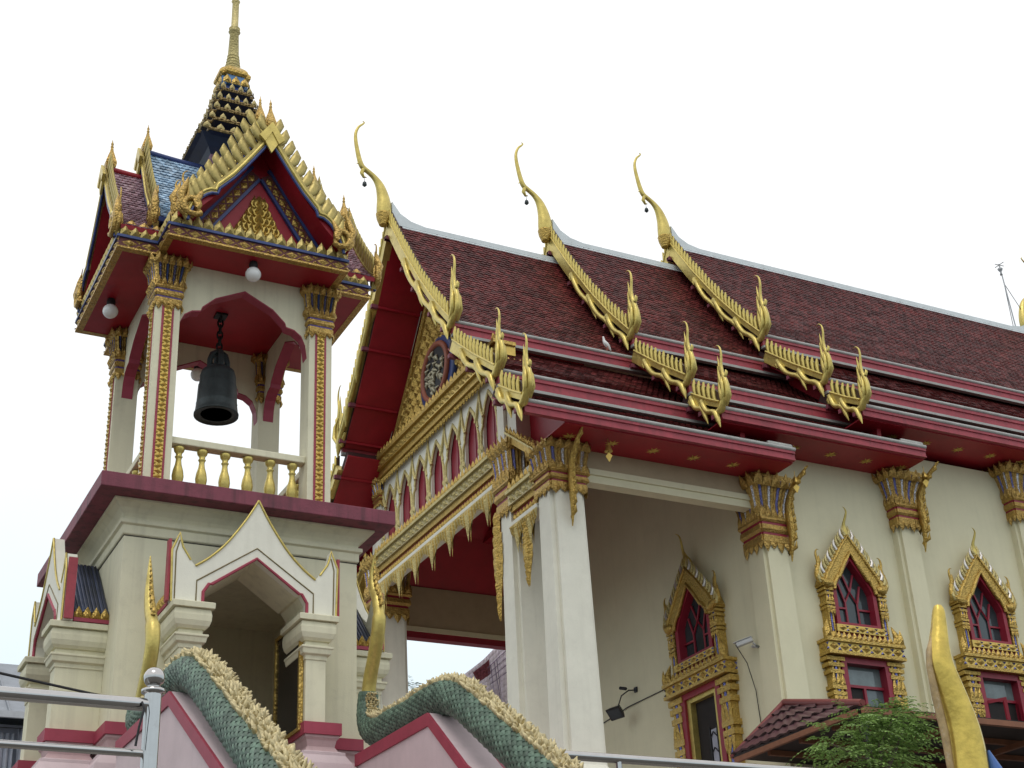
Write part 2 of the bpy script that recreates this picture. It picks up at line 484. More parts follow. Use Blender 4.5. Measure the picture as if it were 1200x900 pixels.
# capital: tiers of gold, red fillets and a flared ring of tall mirror petals
AGED = mat("aged_gold", (0.47, 0.31, 0.09), 0.42, 0.65, var=0.3, vscale=12, dirt=0.6, dirtcol=(0.10, 0.04, 0.015), relief=(26, 0.9))
CAP_M = [AGED, REDWIN, MIRROR, MIRRORB, AGED]
def capital(mb, x, y, z0, z1, w0, w1, npet=5, faces=(0, 1, 2, 3), ry=1.0):
    H = z1 - z0
    b0, b1 = z0 + 0.38 * H, z0 + 0.90 * H
    k0 = len(mb.m)
    core = [(1.03, 0, 0), (1.10, 0.02, 0), (1.10, 0.12, 0), (1.05, 0.121, 1), (1.05, 0.16, 1), (1.08, 0.161, 0), (1.20, 0.20, 0), (1.16, 0.27, 0), (1.12, 0.271, 1), (1.12, 0.31, 1), (1.16, 0.311, 0), (1.26, 0.34, 0), (1.20, 0.39, 0), (1.0, 0.40, 4)]
    mb.stack(x, y, [(w0 * a, z0 + b * H) for a, b, c in core] + [(lerp(w0, w1, 0.25) * 0.95, lerp(b0, b1, 0.6)), (w1 * 0.86, b1), (w1 * 0.92, b1 + 0.001), (w1 * 0.92, z1)], 0, 0.1, ry)
    cm_ = [c for a, b, c in core][1:] + [4, 4, 0, 0]
    for k in range(len(cm_)):
        for i in range(12):
            mb.m[k0 + k * 12 + i] = cm_[k]
    dirs = [((1, 0, 0), (0, -1, 0)), ((0, 1, 0), (1, 0, 0)), ((-1, 0, 0), (0, 1, 0)), ((0, -1, 0), (-1, 0, 0))]
    for k in faces:
        u, n = dirs[k]
        hw0 = w0 if u[0] else w0 * ry
        hw1 = w1 if u[0] else w1 * ry
        d0 = w0 * (ry if u[0] else 1)
        d1 = w1 * (ry if u[0] else 1)
        f = F((x, y, 0), u, (0, 0, 1), n)
        mb.leaves(F(f.p(0, 0, d0 * 1.06), u, (0, 0, 1), n), -hw0 * 1.05, hw0 * 1.05, z0 + 0.03 * H, -0.17 * H, npet, 0.05, 0, alt=(1.0, 0.7))
        mb.leaves(F(f.p(0, 0, d0 * 1.20), u, (0, 0, 1), n), -hw0 * 1.15, hw0 * 1.15, z0 + 0.36 * H, 0.20 * H, npet + 1, 0.05, 0)
        cols = (4, 3, 0, 4, 2, 0)
        m_ = 3 * npet
        for i in range(m_):
            def pos(t, e):
                t0, t1 = (i / m_ * 2 - 1), ((i + 1) / m_ * 2 - 1)
                tt = lerp(t0, t1, e)
                flare = t ** 2.2
                a = tt * lerp(hw0 * 1.05, hw1 * 0.98, flare)
                c = lerp(d0 * 1.05, d1 * 0.98, flare)
                return a, lerp(b0, b1, t), c
            for t0, t1 in ((0, 0.4), (0.4, 0.75), (0.75, 1.0)):
                vs = []
                for t in (t0, t1):
                    for e, dd in ((0.03, 0.0), (0.5, 0.035), (0.97, 0.0)):
                        a, b, c = pos(t, e)
                        vs.append(f.p(a, b, c + dd))
                mb.add(vs, [(0, 1, 4, 3), (1, 2, 5, 4)], cols[i % 6])
        g = F(f.p(0, b1 - 0.10 * H, d1 * 0.98), u, (V((0, 0, 1)) + V(n) * 0.35).normalized(), n)
        mb.leaves(g, -hw1, hw1, 0.0, 0.22 * H, npet + 1, 0.06, 0)
    return mb

def flame(mb, f, h, mi=0, flip=1.0, fat=1.0):
    """upturned flame finial rising from the origin of f; +a is outwards, b up"""
    def P(a, b, c=0.0):
        return f.p(a * h * flip, b * h, c * h)
    main = smooth([(-0.16, 0.0), (0.02, 0.04), (0.12, 0.16), (0.12, 0.34), (0.07, 0.50), (0.06, 0.66), (0.09, 0.80), (0.08, 0.92), (0.02, 0.99), (-0.04, 0.985)], 3)
    rr = smooth([(0.05,), (0.075,), (0.085,), (0.075,), (0.058,), (0.045,), (0.036,), (0.026,), (0.014,), (0.004,)], 3)
    mb.tube([P(*q) for q in main], [q[0] * h * fat * 0.56 for q in rr], 8, mi, flat=0.8, side=f.n)
    for (a0, b0, a1, b1, r) in ((-0.01, 0.06, -0.04, 0.52, 0.040), (0.02, 0.30, -0.03, 0.68, 0.030), (0.05, 0.5, 0.0, 0.83, 0.024)):
        pts = smooth([(a0, b0), (lerp(a0, a1, 0.4) - 0.02, lerp(b0, b1, 0.45)), (a1, b1)], 3)
        n = len(pts)
        mb.tube([P(*q) for q in pts], [max(0.002, r * h * fat * math.sin(math.pi * min(1, 0.25 + 0.75 * i / (n - 1)))) for i in range(n)], 6, mi, flat=0.7, side=f.n)
    mb.tube([P(0.13, 0.44), P(0.165, 0.49), P(0.15, 0.53)], [0.03 * h, 0.024 * h, 0.004 * h], 6, mi)
    # ribs on the swollen foot
    for c in (-0.05, 0.05):
        mb.tube([P(0.0, 0.03, c), P(0.10, 0.15, c * 1.2), P(0.10, 0.33, c), P(0.05, 0.47, c * 0.3)], [0.024 * h, 0.030 * h, 0.024 * h, 0.006 * h], 6, mi)
    return mb
# ------------------------------------------------------------------ ground, terrace, stair
m = MB()
m.add([(-1500, -1500, 0), (1500, -1500, 0), (1500, 1500, 0), (-1500, 1500, 0)], [(0, 1, 2, 3)])
struct(m.build("ground", GROUND))
m = MB()
m.prism(F((0, 0, 0), (1, 0, 0), (0, 1, 0), (0, 0, 1)), [(4.9, 19.5), (7.5, 19.5), (7.5, 20.0), (46, 20.0), (46, 46), (3.4, 46), (3.4, 20.6), (4.9, 20.6)], 0.004, 6.0)
struct(m.build("terrace", CONC))
m = MB()
ns = 22
for k in range(ns):
    z = 6.0 - (k + 1) * 6.0 / (ns + 1)
    y = 19.5 - k * 0.42
    m.box((4.9, y - 0.42, 0.004), (7.5, y, z))
struct(m.build("stairway", PINKL))

# ------------------------------------------------------------------ bell tower
TW = thing("bell_tower", "two storey cream bell tower with red eaves, cross gabled roof and tall gold spire", "tower", (6.3, 22.2, 6.0))
TX, TY = 6.14, 21.87
RX, RY = 6.20, 21.80          # crossing of the roof ridges
BX0, BX1, BY0, BY1 = 4.5, 8.15, 20.62, 24.2
ARCH = [(-0.78, 6.1), (-0.78, 8.86), (-0.70, 8.99), (-0.66, 8.99), (0.0, 9.46), (0.66, 8.99), (0.70, 8.99), (0.78, 8.86), (0.78, 6.1)]
def pierced(half0, half1, z0, z1):
    return [(-half0, z0)] + ARCH + [(half1, z0), (half1, z1), (-half0, z1)]
CX, CYL = 6.3, 22.42         # porch axes
m = MB()
th = 0.22
pier = [(-(CX - BX0), 6.1)] + ARCH + [(BX1 - CX, 6.1), (BX1 - CX, 10.0), (-(CX - BX0), 10.0)]
m.prism(F((CX, BY0, 0), (1, 0, 0), (0, 0, 1), (0, -1, 0)), pier, -th, 0.0)
pier = [(-(BY1 - CYL), 6.1)] + ARCH + [(CYL - BY0 - th, 6.1), (CYL - BY0 - th, 10.0), (-(BY1 - CYL), 10.0)]
m.prism(F((BX0, CYL, 0), (0, -1, 0), (0, 0, 1), (-1, 0, 0)), pier, -th, 0.0)
m.box((BX1 - th, BY0 + th, 6.1), (BX1, BY1, 10.0))
m.box((BX0 + th, BY1 - th, 6.1), (BX1 - th, BY1, 10.0))
m.box((BX0 + th, BY0 + th, 9.75), (BX1 - th, BY1 - th, 9.99))
m.box((BX0 + th, BY0 + th, 6.004), (BX1 - th, BY1 - th, 6.09))
m.build("wall", CREAM, TW)
# cornice: groove, fillet, cove up to the deck
m = MB()
cx, cy = (BX0 + BX1) / 2, (BY0 + BY1) / 2
rx, ryy = (BX1 - BX0) / 2, (BY1 - BY0) / 2
prof = [(0.012, 9.875), (0.03, 9.89), (0.03, 10.02), (0.075, 10.04), (0.075, 10.10), (0.02, 10.115), (0.02, 10.15), (0.045, 10.20), (0.10, 10.27), (0.17, 10.325), (0.22, 10.34), (0.22, 10.372)]
rings = [[V((cx + sx * (rx + o), cy + sy * (ryy + o), z)) for sx, sy in ((-1, -1), (1, -1), (1, 1), (-1, 1))] for o, z in prof]
m.loft(rings, 0)
bevel(m.build("cornice", CREAM, TW), 0.008)
m = MB()
for f, a0, a1 in ((FY(0, BY0), BX0 - 0.004, BX1 + 0.004), (F((BX0, 0, 0), (0, 1, 0), (0, 0, 1), (-1, 0, 0)), BY0, BY1)):
    m.fbox(f, a0, a1, 9.855, 9.868, -0.01, 0.005)
m.build("groove_line", DARK, TW)
m = MB()
m.box((4.0, 20.09, 10.375), (8.6, 24.72, 10.61))
bevel(m.build("deck", COPING, TW), 0.012)

# pointed porch gables with pilasters, on the front, left and right
PIL = [(0.0, 0.0), (0.19, 0.0)]
def pilaster(mb, f, a0, a1, ret):
    """f at the porch plane; from a0 to a1 wide, returned back by ret"""
    def ringed(prof):
        rings = []
        for o, z in prof:
            rings.append([f.p(a0 - o, z, o), f.p(a1 + o, z, o), f.p(a1 + o, z, -ret), f.p(a0 - o, z, -ret)])
        mb.loft(rings, 0)
    ringed([(0.0, 6.9), (0.0, 8.02)])
    ringed([(0.015, 8.02), (0.015, 8.08), (0.06, 8.10), (0.075, 8.17), (0.09, 8.18), (0.09, 8.21), (0.02, 8.225), (0.02, 8.29)])
    ringed([(0.05, 8.29), (0.09, 8.33), (0.115, 8.40), (0.12, 8.48), (0.105, 8.56), (0.08, 8.58)])
    ringed([(0.15, 8.58), (0.155, 8.66), (0.13, 8.672)])
def porch(f, ret, tiled):
    # f: origin on the porch plane at the axis, z = 0
    g = MB()
    top = [(-1.235, 8.675), (-1.26, 9.45), (-1.20, 9.60), (-1.155, 9.72), (-1.13, 9.60), (-1.10, 9.50), (-0.98, 9.32), (-0.91, 9.24)]
    left = [(-0.91, 9.24), (-0.72, 9.38), (-0.50, 9.60), (-0.30, 9.87), (-0.13, 10.14), (0.0, 10.38)]
    outl = top + left[1:] + [(-a, b) for a, b in left[::-1][1:]] + [(-a, b) for a, b in top[::-1][1:]]
    inner = [(0.78, 8.675), (0.78, 8.86), (0.70, 8.99), (0.66, 8.99), (0.0, 9.46), (-0.66, 8.99), (-0.70, 8.99), (-0.78, 8.86), (-0.78, 8.675)]
    g.prism(f, outl + inner, -0.16, 0.0)
    gab = g.build("porch_gable", WHITE, TW)
    # gold edging and red reveal
    t = MB()
    t.tube([f.p(a, b, 0.0) for a, b in top[:-1]], 0.017, 6)
    t.tube([f.p(-a, b, 0.0) for a, b in top[:-1]], 0.017, 6)
    t.tube([f.p(a, b, 0.005) for a, b in smooth(left, 3)], 0.018, 6)
    t.tube([f.p(-a, b, 0.005) for a, b in smooth(left, 3)], 0.018, 6)
    t.build("gold_edging", GOLDY, gab)
    t = MB()
    ln = [(-0.88, 8.69), (-0.88, 9.02), (0.0, 9.62), (0.88, 9.02), (0.88, 8.69)]
    t.tube([f.p(a, b, 0.002) for a, b in ln], 0.011, 5, sm=False)
    t.tube([f.p(a, b, 0.002) for a, b in ((-1.19, 8.70), (-1.20, 9.42), (-1.155, 9.6))], 0.010, 5, sm=False)
    t.tube([f.p(a, b, 0.002) for a, b in ((1.19, 8.70), (1.20, 9.42), (1.155, 9.6))], 0.010, 5, sm=False)
    t.build("painted_line", mat("olive_line", (0.17, 0.13, 0.05), 0.6), gab)
    t = MB()
    t.tube([f.p(a, b, 0.006) for a, b in inner], 0.024, 6, sm=False)
    t.build("red_reveal", REDBAND, gab)
    # vaulted passage to the wall
    t = MB()
    dep = ret + 0.35
    vs = [f.p(a, b, -0.161) for a, b in inner[::-1]] + [f.p(a, b, -ret) for a, b in inner[::-1]]
    n = len(inner)
    t.add(vs, [(i, i + 1, n + i + 1, n + i) for i in range(n - 1)])
    o2 = [(a * 1.17, b + (0.12 if abs(a) < 0.5 else 0.10)) for a, b in inner[::-1]]
    vs = [f.p(a, b, -0.161) for a, b in o2] + [f.p(a, b, -ret) for a, b in o2]
    t.add(vs, [(i + 1, i, n + i, n + i + 1) for i in range(n - 1)])
    t.build("porch_vault", CREAM, gab)
    for sg in (-1, 1):
        p_ = MB()
        a0, a1 = sorted((sg * 0.78, sg * 1.085))
        pilaster(p_, f, a0, a1, ret)
        bevel(p_.build("pilaster", CREAM, TW), 0.006)
    if tiled:
        rf = MB()
        rt = MB()
        for sg in (-1, 1):
            e0, e1 = 1.24, 0.0
            prof = [(0.12, 9.92), (0.45, 9.60), (0.85, 9.18), (1.22, 8.80)]
            fr = F(f.p(0, 0, -ret), f.n, f.u * sg, f.v)
            pts = [(0.0, 9.88)] + prof[1:] + [(1.22, 8.70), (0.85, 8.98), (0.0, 9.62)]
            rf.prism(F(f.p(0, 0, 0), f.u * sg, f.v, f.n), pts, -ret, -0.165)
            # ribbed pan tiles: raised rolls running down the slope
            nr = 9
            for k in range(nr):
                a = lerp(0.03, ret - 0.20, k / (nr - 1))
                rt.tube([fr.p(a, r, z + 0.012) for r, z in prof], 0.034, 6)
            for k in range(7):
                a = lerp(0.02, ret - 0.19, (k + 0.5) / 7)
            rt2 = MB()
            lf = F(fr.p(0, 1.225, 8.72), fr.u, fr.v, fr.v)
            lf = F(fr.p(0, 1.235, 8.73), f.n, f.v, f.u * sg)
            for q in range(4):
                rt2 = MB()
                rt2.leaf(lf, (q + 0.5) * (ret - 0.17) / 4, 0.0, (ret - 0.17) / 4, 0.18, 0.05)
                rt2.leaf(F(lf.p(0, 0, -0.015), -lf.u, lf.v, -lf.n), -(q + 0.5) * (ret - 0.17) / 4, 0.0, (ret - 0.17) / 4, 0.18, 0.02)
                rt2.build("eave_leaf", GOLDR, gab)
            eb = MB()
            eb.fbox(lf, 0.0, ret - 0.17, -0.055, 0.0, -0.08, 0.012)
            eb.build("eave_board", REDBAND, gab)
        rf.build("porch_roof", NAVYT, TW)
        rt.build("roof_rib", NAVYT, gab)
        # coloured side edges of the gable horns
        for sg in (-1, 1):
            t = MB()
            t.fbox(f, *sorted((sg * 1.262, sg * 1.30)), 8.69, 9.62, -0.15, -0.02)
            t.build("horn_edge", MAROON, gab)
        return gab
porch(F((CX, 19.9, 0), (1, 0, 0), (0, 0, 1), (0, -1, 0)), 0.72, True)
porch(F((3.82, CYL, 0), (0, -1, 0), (0, 0, 1), (-1, 0, 0)), 0.68, True)
porch(F((8.83, CYL, 0), (0, 1, 0), (0, 0, 1), (1, 0, 0)), 0.68, True)

# pink moulded plinth under the tower, with pedestals for the pilasters
def plinth(mb, x0, y0, x1, y1, zt):
    def ring(o, z):
        return [V((x0 - o, y0 - o, z)), V((x1 + o, y0 - o, z)), V((x1 + o, y1 + o, z)), V((x0 - o, y1 + o, z))]
    mb.loft([ring(0.06, zt - 0.17), ring(0.06, zt)], 1)
    mb.loft([ring(0.03, zt - 0.21), ring(0.03, zt - 0.172)], 0)
    mb.loft([ring(0.02, zt - 0.40), ring(-0.02, zt - 0.33), ring(0.0, zt - 0.24), ring(0.028, zt - 0.211)], 0)
    mb.loft([ring(0.10, zt - 0.47), ring(0.10, zt - 0.43), ring(0.025, zt - 0.401)], 2)
    mb.loft([ring(0.25, 6.1), ring(0.18, zt - 0.60), ring(0.10, zt - 0.471)], 2)
for (x0, y0, x1, y1, zt) in ((BX0 - 0.02, BY0 - 0.02, CX - 0.86, BY1, 7.085), (CX + 0.86, BY0 - 0.02, BX1 + 0.02, BY1, 7.085), (5.1, 19.88, 5.5, 20.50, 7.10), (7.1, 19.88, 7.55, 20.50, 7.10),
                             (3.80, 21.25, 4.42, 21.68, 7.10), (3.80, 23.2, 4.42, 23.6, 7.10), (8.25, 21.25, 8.85, 21.68, 7.10)):
    m = MB()
    plinth(m, x0, y0, x1, y1, zt)
    m.build("plinth", [PINK, REDBAND, PINKL], TW)

# belfry posts
def gold_strip(mb, f, a, b0, b1, wd):
    mb.fbox(f, a - wd * 0.5, a + wd * 0.5, b0, b1, 0.0, 0.010, 1)
    mb.fbox(f, a - wd * 0.31, a + wd * 0.31, b0, b1, 0.010, 0.016, 0)
    n = int((b1 - b0) / 0.085)
    st = (b1 - b0) / n
    for k in range(n):
        b = b0 + (k + 0.5) * st
        sg = 1 if k % 2 else -1
        c = 0.017
        hw = wd * 0.36
        vs = [f.p(a - hw, b - st * 0.1 * sg, c), f.p(a - hw * 0.2 * sg, b - st * 0.5, c), f.p(a + hw, b + st * 0.1 * sg, c), f.p(a + hw * 0.2 * sg, b + st * 0.5, c), f.p(a + hw * 0.15 * sg, b, c + 0.035)]
        mb.add(vs, [(0, 1, 4), (1, 2, 4), (2, 3, 4), (3, 0, 4)], 0)
        d = a - sg * hw * 0.75
        vs = [f.p(d - hw * 0.3, b + st * 0.5, c), f.p(d, b + st * 0.25, c), f.p(d + hw * 0.3, b + st * 0.5, c), f.p(d, b + st * 0.75, c), f.p(d, b + st * 0.5, c + 0.025)]
        mb.add(vs, [(0, 1, 4), (1, 2, 4), (2, 3, 4), (3, 0, 4)], 0)
HW = 0.195
PX, PY = (4.865, 7.415), (20.565, 23.175)
for px in PX:
    for py in PY:
        m = MB()
        m.box((px - HW, py - HW, 10.61), (px + HW, py + HW, 14.6))
        col_ = m.build("post", CREAM, TW)
        m = MB()
        capital(m, px, py, 13.72, 14.592, 0.20, 0.275, 4)
        m.build("capital", [AGED, VIOLET, BLUE, MIRRORB, GOLDR], col_)
        for (f, on) in ((FY(px, py - HW), py == PY[0]), (FX(px - HW, py), px == PX[0]), (F((px + HW, py, 0), (0, 1, 0), (0, 0, 1), (1, 0, 0)), px == PX[1])):
            if on:
                m = MB()
                gold_strip(m, f, 0.0, 10.62, 13.70, 0.19)
                m.build("gold_strip", [GOLD, REDBAND], col_)

# balustrade: rail and turned balusters, one mesh shared by all of them
bm_ = MB()
bm_.lathe([(0.075, 0.0), (0.075, 0.05), (0.05, 0.07), (0.055, 0.10), (0.085, 0.19), (0.092, 0.25), (0.08, 0.34), (0.052, 0.44), (0.042, 0.52), (0.048, 0.55), (0.062, 0.57), (0.045, 0.59), (0.05, 0.63), (0.075, 0.66), (0.085, 0.70), (0.085, 0.72)], (0, 0, 0), 14)
BAL = part_mesh("baluster", bm_, [GOLDY])
def balustrade(x0, y0, x1, y1):
    d = V((x1 - x0, y1 - y0, 0))
    L = d.length
    u = d / L
    n = V((u.y, -u.x, 0))
    f = F((x0, y0, 0), u, (0, 0, 1), n)
    m = MB()
    m.fbox(f, 0, L, 11.385, 11.50, -0.10, 0.10)
    r_ = bevel(m.build("handrail", CREAM, TW), 0.015)
    for k in range(6):
        p = f.p(L * (k + 0.45) / 5.95, 0, 0)
        put("baluster", BAL, Matrix.Translation((p.x, p.y, 10.64)), TW)
    m = MB()
    m.fbox(f, 0, L, 10.611, 10.64, -0.11, 0.11)
    m.build("rail_base", GOLDY, TW)
i0, i1 = PX[0] + HW, PX[1] - HW
j0, j1 = PY[0] + HW, PY[1] - HW
balustrade(i0, PY[0], i1, PY[0])
balustrade(i0, PY[1], i1, PY[1])
balustrade(PX[0], j0, PX[0], j1)
balustrade(PX[1], j0, PX[1], j1)

# cusped panels between the posts
def cusp(L):
    h = L / 2
    left = [(-h, 13.30), (-h + 0.03, 13.52), (-h + 0.10, 13.68), (-h + 0.22, 13.77), (-h + 0.36, 13.80), (-h + 0.38, 13.87)]
    mid = [(-h * 0.45, 14.08), (0.0, 14.32)]
    return left + mid + [(-a, b) for a, b in (left + mid)[::-1][1:]]
def panel(f, L):
    c = cusp(L)
    m = MB()
    m.prism(f, c + [(L / 2, 14.598), (-L / 2, 14.598)], -0.09, 0.09)
    p_ = m.build("cusped_panel", CREAM, TW)
    t = MB()
    for a, b in zip(c, c[1:]):
        q = [a, b, (b[0], b[1] - 0.022), (a[0], a[1] - 0.022)]
        t.prism(f, q, -0.094, 0.094)
    t.build("red_edge", REDBAND, p_)
panel(FY((i0 + i1) / 2, PY[0] + 0.02), i1 - i0)
panel(FY((i0 + i1) / 2, PY[1] - 0.02), i1 - i0)
panel(FX(PX[0] + 0.02, (j0 + j1) / 2), j1 - j0)
panel(FX(PX[1] - 0.02, (j0 + j1) / 2), j1 - j0)

# cross shaped eaves slab
WH, WO = 1.475, 2.12      # wing half width, wing reach from the centre
cross = [(-WH, -WO), (WH, -WO), (WH, -WH), (WO, -WH), (WO, WH), (WH, WH), (WH, WO), (-WH, WO), (-WH, WH), (-WO, WH), (-WO, -WH), (-WH, -WH)]
m = MB()
m.prism(F((TX, TY, 0), (1, 0, 0), (0, 1, 0), (0, 0, 1)), cross, 14.60, 14.70)
m.build("eaves_soffit", SOFFIT, TW)
n = len(cross)
eave_leaves = []
m = MB()
def cross_ring(d, z):
    out = []
    for i in range(n):
        (xp, yp), (x, y), (xn, yn) = cross[i - 1], cross[i], cross[(i + 1) % n]
        e1 = V((x - xp, y - yp)).normalized()
        e2 = V((xn - x, yn - y)).normalized()
        out.append(V((TX + x + (e1.y + e2.y) * d, TY + y - (e1.x + e2.x) * d, z)))
    return out
rg_ = [(-0.08, 14.594, 0), (0.035, 14.594, 0), (0.035, 14.625, 3), (0.012, 14.627, 3), (0.012, 14.788, 1), (0.045, 14.79, 1), (0.045, 14.835, 1), (-0.08, 14.836, 0)]
for (d0, z0, mi0), (d1, z1, _m) in zip(rg_, rg_[1:]):
    m.loft([cross_ring(d0, z0), cross_ring(d1, z1)], mi0, False, False)
for i in range(n):
    (xa, ya), (xb, yb) = cross[i], cross[(i + 1) % n]
    d = V((xb - xa, yb - ya, 0))
    L = d.length
    d.normalize()
    nn = V((d.y, -d.x, 0))
    f = F((TX + xa, TY + ya, 0), d, (0, 0, 1), nn)
    cn_ = max(2, round(L / 0.26))
    m.lozenges(F(f.p(0, 0, 0.013), d, (0, 0, 1), nn), 0, L, 14.63, 14.785, cn_, 0.035, 0)
    nl = max(2, round(L / 0.17))
    for q in range(nl):
        eave_leaves.append((f.p((q + 0.5) * L / nl, 14.835, 0.012), d.copy(), nn.copy(), L / nl))
FRZ = m.build("eaves_frieze", [AGED, BLUE, GOLDP, mat("dark_red_ground", (0.12, 0.03, 0.03), 0.6)], TW)
lm_ = MB()
lm_.leaf(F((0, 0, 0), (1, 0, 0), (0, 1, 0), (0, 0, 1)), 0, 0, 0.97, 0.24, 0.05)
lm_.leaf(F((0, 0, -0.012), (-1, 0, 0), (0, 1, 0), (0, 0, -1)), 0, 0, 0.97, 0.24, 0.03)
LFM = part_mesh("gold_leaf", lm_, [GOLDL])
for o_, d_, n_, w_ in eave_leaves:
    put("gold_leaf", LFM, basis(o_, d_ * w_, V((0, 0, 1)), n_), FRZ)
# upper moulding along the sides of the wings
for k in range(4):
    ang = k * math.pi / 2
    nrm = V((math.sin(ang), -math.cos(ang), 0))
    u = V((nrm.y * -1, nrm.x, 0))
    for sg in (-1, 1):
        m = MB()
        f = F(V((TX, TY, 0)) + u * sg * (WH - 0.03), nrm, (0, 0, 1), u * sg)
        m.fbox(f, WH - 0.1, WO - 0.10, 14.84, 14.92, -0.2, 0.02, 1)
        m.fbox(f, WH - 0.1, WO - 0.08, 14.92, 15.02, -0.2, 0.05, 0)
        m.leaves(F(f.p(0, 0, 0.0), f.u, f.v, f.n), WH - 0.05, WO - 0.08, 15.02, 0.16, 3, 0.05, 0)
        m.build("wing_moulding", [AGED, VIOLET], TW)

# gabled wings: two stepped roofs each way
lf_ = MB()
lf_.tube([(0, 0, 0), (0.02, 0.12, 0), (0.01, 0.24, 0), (-0.05, 0.36, 0)], [0.075, 0.10, 0.09, 0.012], 6, 0, flat=0.3, side=(0, 0, 1))
LEAFBIG = part_mesh("leaf_fin", lf_, [GOLDL])
def bud(name, p, h, par):
    b = MB()
    b.stack(p[0], p[1], [(0.09 * h, p[2] - 0.05 * h), (0.14 * h, p[2] + 0.06 * h), (0.155 * h, p[2] + 0.18 * h), (0.10 * h, p[2] + 0.40 * h), (0.05 * h, p[2] + 0.58 * h), (0.03 * h, p[2] + 0.72 * h)], 0, 0.3)
    b.lathe([(0.03 * h, 0.70 * h), (0.05 * h, 0.74 * h), (0.028 * h, 0.78 * h), (0.042 * h, 0.84 * h), (0.015 * h, 0.92 * h), (0.004, 1.0 * h)], p, 8)
    return b.build(name, AGED, par)
def tower_wing(ang):
    nrm = V((math.sin(ang), -math.cos(ang), 0))          # outwards
    u = V((-nrm.y, nrm.x, 0))
    up = V((0, 0, 1))
    c0 = V((RX, RY, 0))
    prof_lo = [(0.0, 16.98), (0.30, 16.44), (0.62, 15.96), (0.95, 15.52), (1.22, 15.22), (1.45, 15.02)]
    prof_up = [(0.0, 17.52), (0.30, 16.90), (0.65, 16.32), (1.0, 15.80), (1.33, 15.42), (1.42, 15.34)]
    for (prof, n0, n1, tm, nm, zb) in ((prof_lo, 0.3, 2.20, PTILE, "lower_roof", 14.84), (prof_up, 0.2, 1.60, BTILE, "upper_roof", 15.1)):
        m = MB()
        t = MB()
        for sg in (-1, 1):
            pts = prof + [(prof[-1][0] - 0.02, prof[-1][1] - 0.07)] + [(r * 0.96, z - 0.13) for r, z in prof[::-1][1:]]
            m.prism(F(c0, u * sg, up, nrm), pts, n0, n1 - 0.02)
            tiles_on(t, F(c0, nrm, u * sg, up), prof, max(n0, 0.62), n1 - 0.05, 0.095, 0.095)
        # ridge roll
        m.tube([c0 + nrm * lerp(n0, n1 - 0.05, k / 6) + up * (prof[0][1] - 0.02 + 0.06 * (k / 6) ** 2) for k in range(7)], 0.06, 6)
        rf = m.build(nm, [SOFFIT if nm == "lower_roof" else BLUE], TW)
        stuff(t.build("roof_tiles", tm, rf))
        # barge boards with cusped lower edge, blue line and leaf fins
        e_ = prof[-1][0]
        zt = prof[0][1]
        for sg in (-1, 1):
            f = F(c0 + nrm * n1, u * sg, up, nrm)
            upper = [(r, z + 0.05) for r, z in prof]
            sc = e_ / 1.5
            lower = [(1.38 * sc, prof[-1][1] - 0.16), (1.30 * sc, prof[-1][1] + 0.08), (1.16 * sc, prof[-1][1] + 0.32), (1.00 * sc, prof[-1][1] + 0.44), (0.90 * sc, prof[-1][1] + 0.45), (0.87 * sc, prof[-1][1] + 0.56), (0.62 * sc, prof[2][1] - 0.10), (0.30 * sc, prof[1][1] - 0.12), (0.0, zt - 0.20)]
            b = MB()
            b.prism(f, [(0.0, zt + 0.05)] + upper[1:] + lower, -0.04, 0.04, 0)
            brd = b.build("barge_board", GOLDL, TW)
            b = MB()
            ll = smooth(lower, 2)
            b.tube([f.p(a - 0.02, z - 0.015, 0.03) for a, z in ll], 0.026, 6, 0, sm=False)
            b.tube([f.p(a + 0.01, z + 0.05, 0.04) for a, z in ll], 0.026, 6, 1)
            b.build("board_moulding", [BLUE, GOLDY], brd)
            nf = 14
            for k in range(nf):
                s_ = (k + 0.3) / nf * (len(prof) - 1)
                i = min(int(s_), len(prof) - 2)
                (r0, z0), (r1, z1) = prof[i], prof[i + 1]
                fr = s_ - i
                a, z = lerp(r0, r1, fr), lerp(z0, z1, fr)
                d = V((r1 - r0, z1 - z0)).normalized()
                if a > e_ - 0.2:
                    continue
                yv = (f.v * (d.x * 0.92) + f.u * (-d.y * 0.92) * 0.45 + f.v * 0.15).normalized()
                xv = yv.cross(f.n)
                o = f.p(a, z + 0.02, 0.0)
                sc_ = 0.98
                put("leaf_fin", LEAFBIG, basis(o, xv * sc_ * sg, yv * sc_, f.n * sc_ * sg), brd)
            # curled flame at the foot of the board
            b = MB()
            g = f.sub(e_ - 0.10, prof[-1][1] - 0.10, 0.02)
            flame(b, g, 0.85 if nm == "lower_roof" else 0.75, 0, 1.0, 1.15)
            sp = [(0.02 + 0.15 * math.cos(t_) * (1 - t_ / 9), 0.20 + 0.15 * math.sin(t_) * (1 - t_ / 9)) for t_ in [0.5 * q - 2.4 for q in range(14)]]
            b.tube([g.p(a - 0.12, c, 0.05) for a, c in sp], 0.05, 6)
            for aa, hh in ((-0.2, 0.45), (0.05, 0.62)):
                b.tube([g.p(aa, 0.1, 0.03), g.p(aa + 0.06, 0.1 + hh * 0.4, 0.04), g.p(aa - 0.02, 0.1 + hh * 0.75, 0.03), g.p(aa - 0.06, 0.1 + hh, 0.02)], [0.04, 0.07, 0.045, 0.005], 6)
            b.build("flame_finial", AGED, brd)
        bud("bud_finial", c0 + nrm * (n1 - 0.04) + up * (zt + 0.06), 0.62 if nm == "lower_roof" else 0.58, TW)
        b = MB()
        f = F(c0 + nrm * n1, u, up, nrm)
        b.prism(f, [(0, zt - 0.05), (0.13, zt - 0.28), (0, zt - 0.52), (-0.13, zt - 0.28)], 0.06, 0.10, 0)
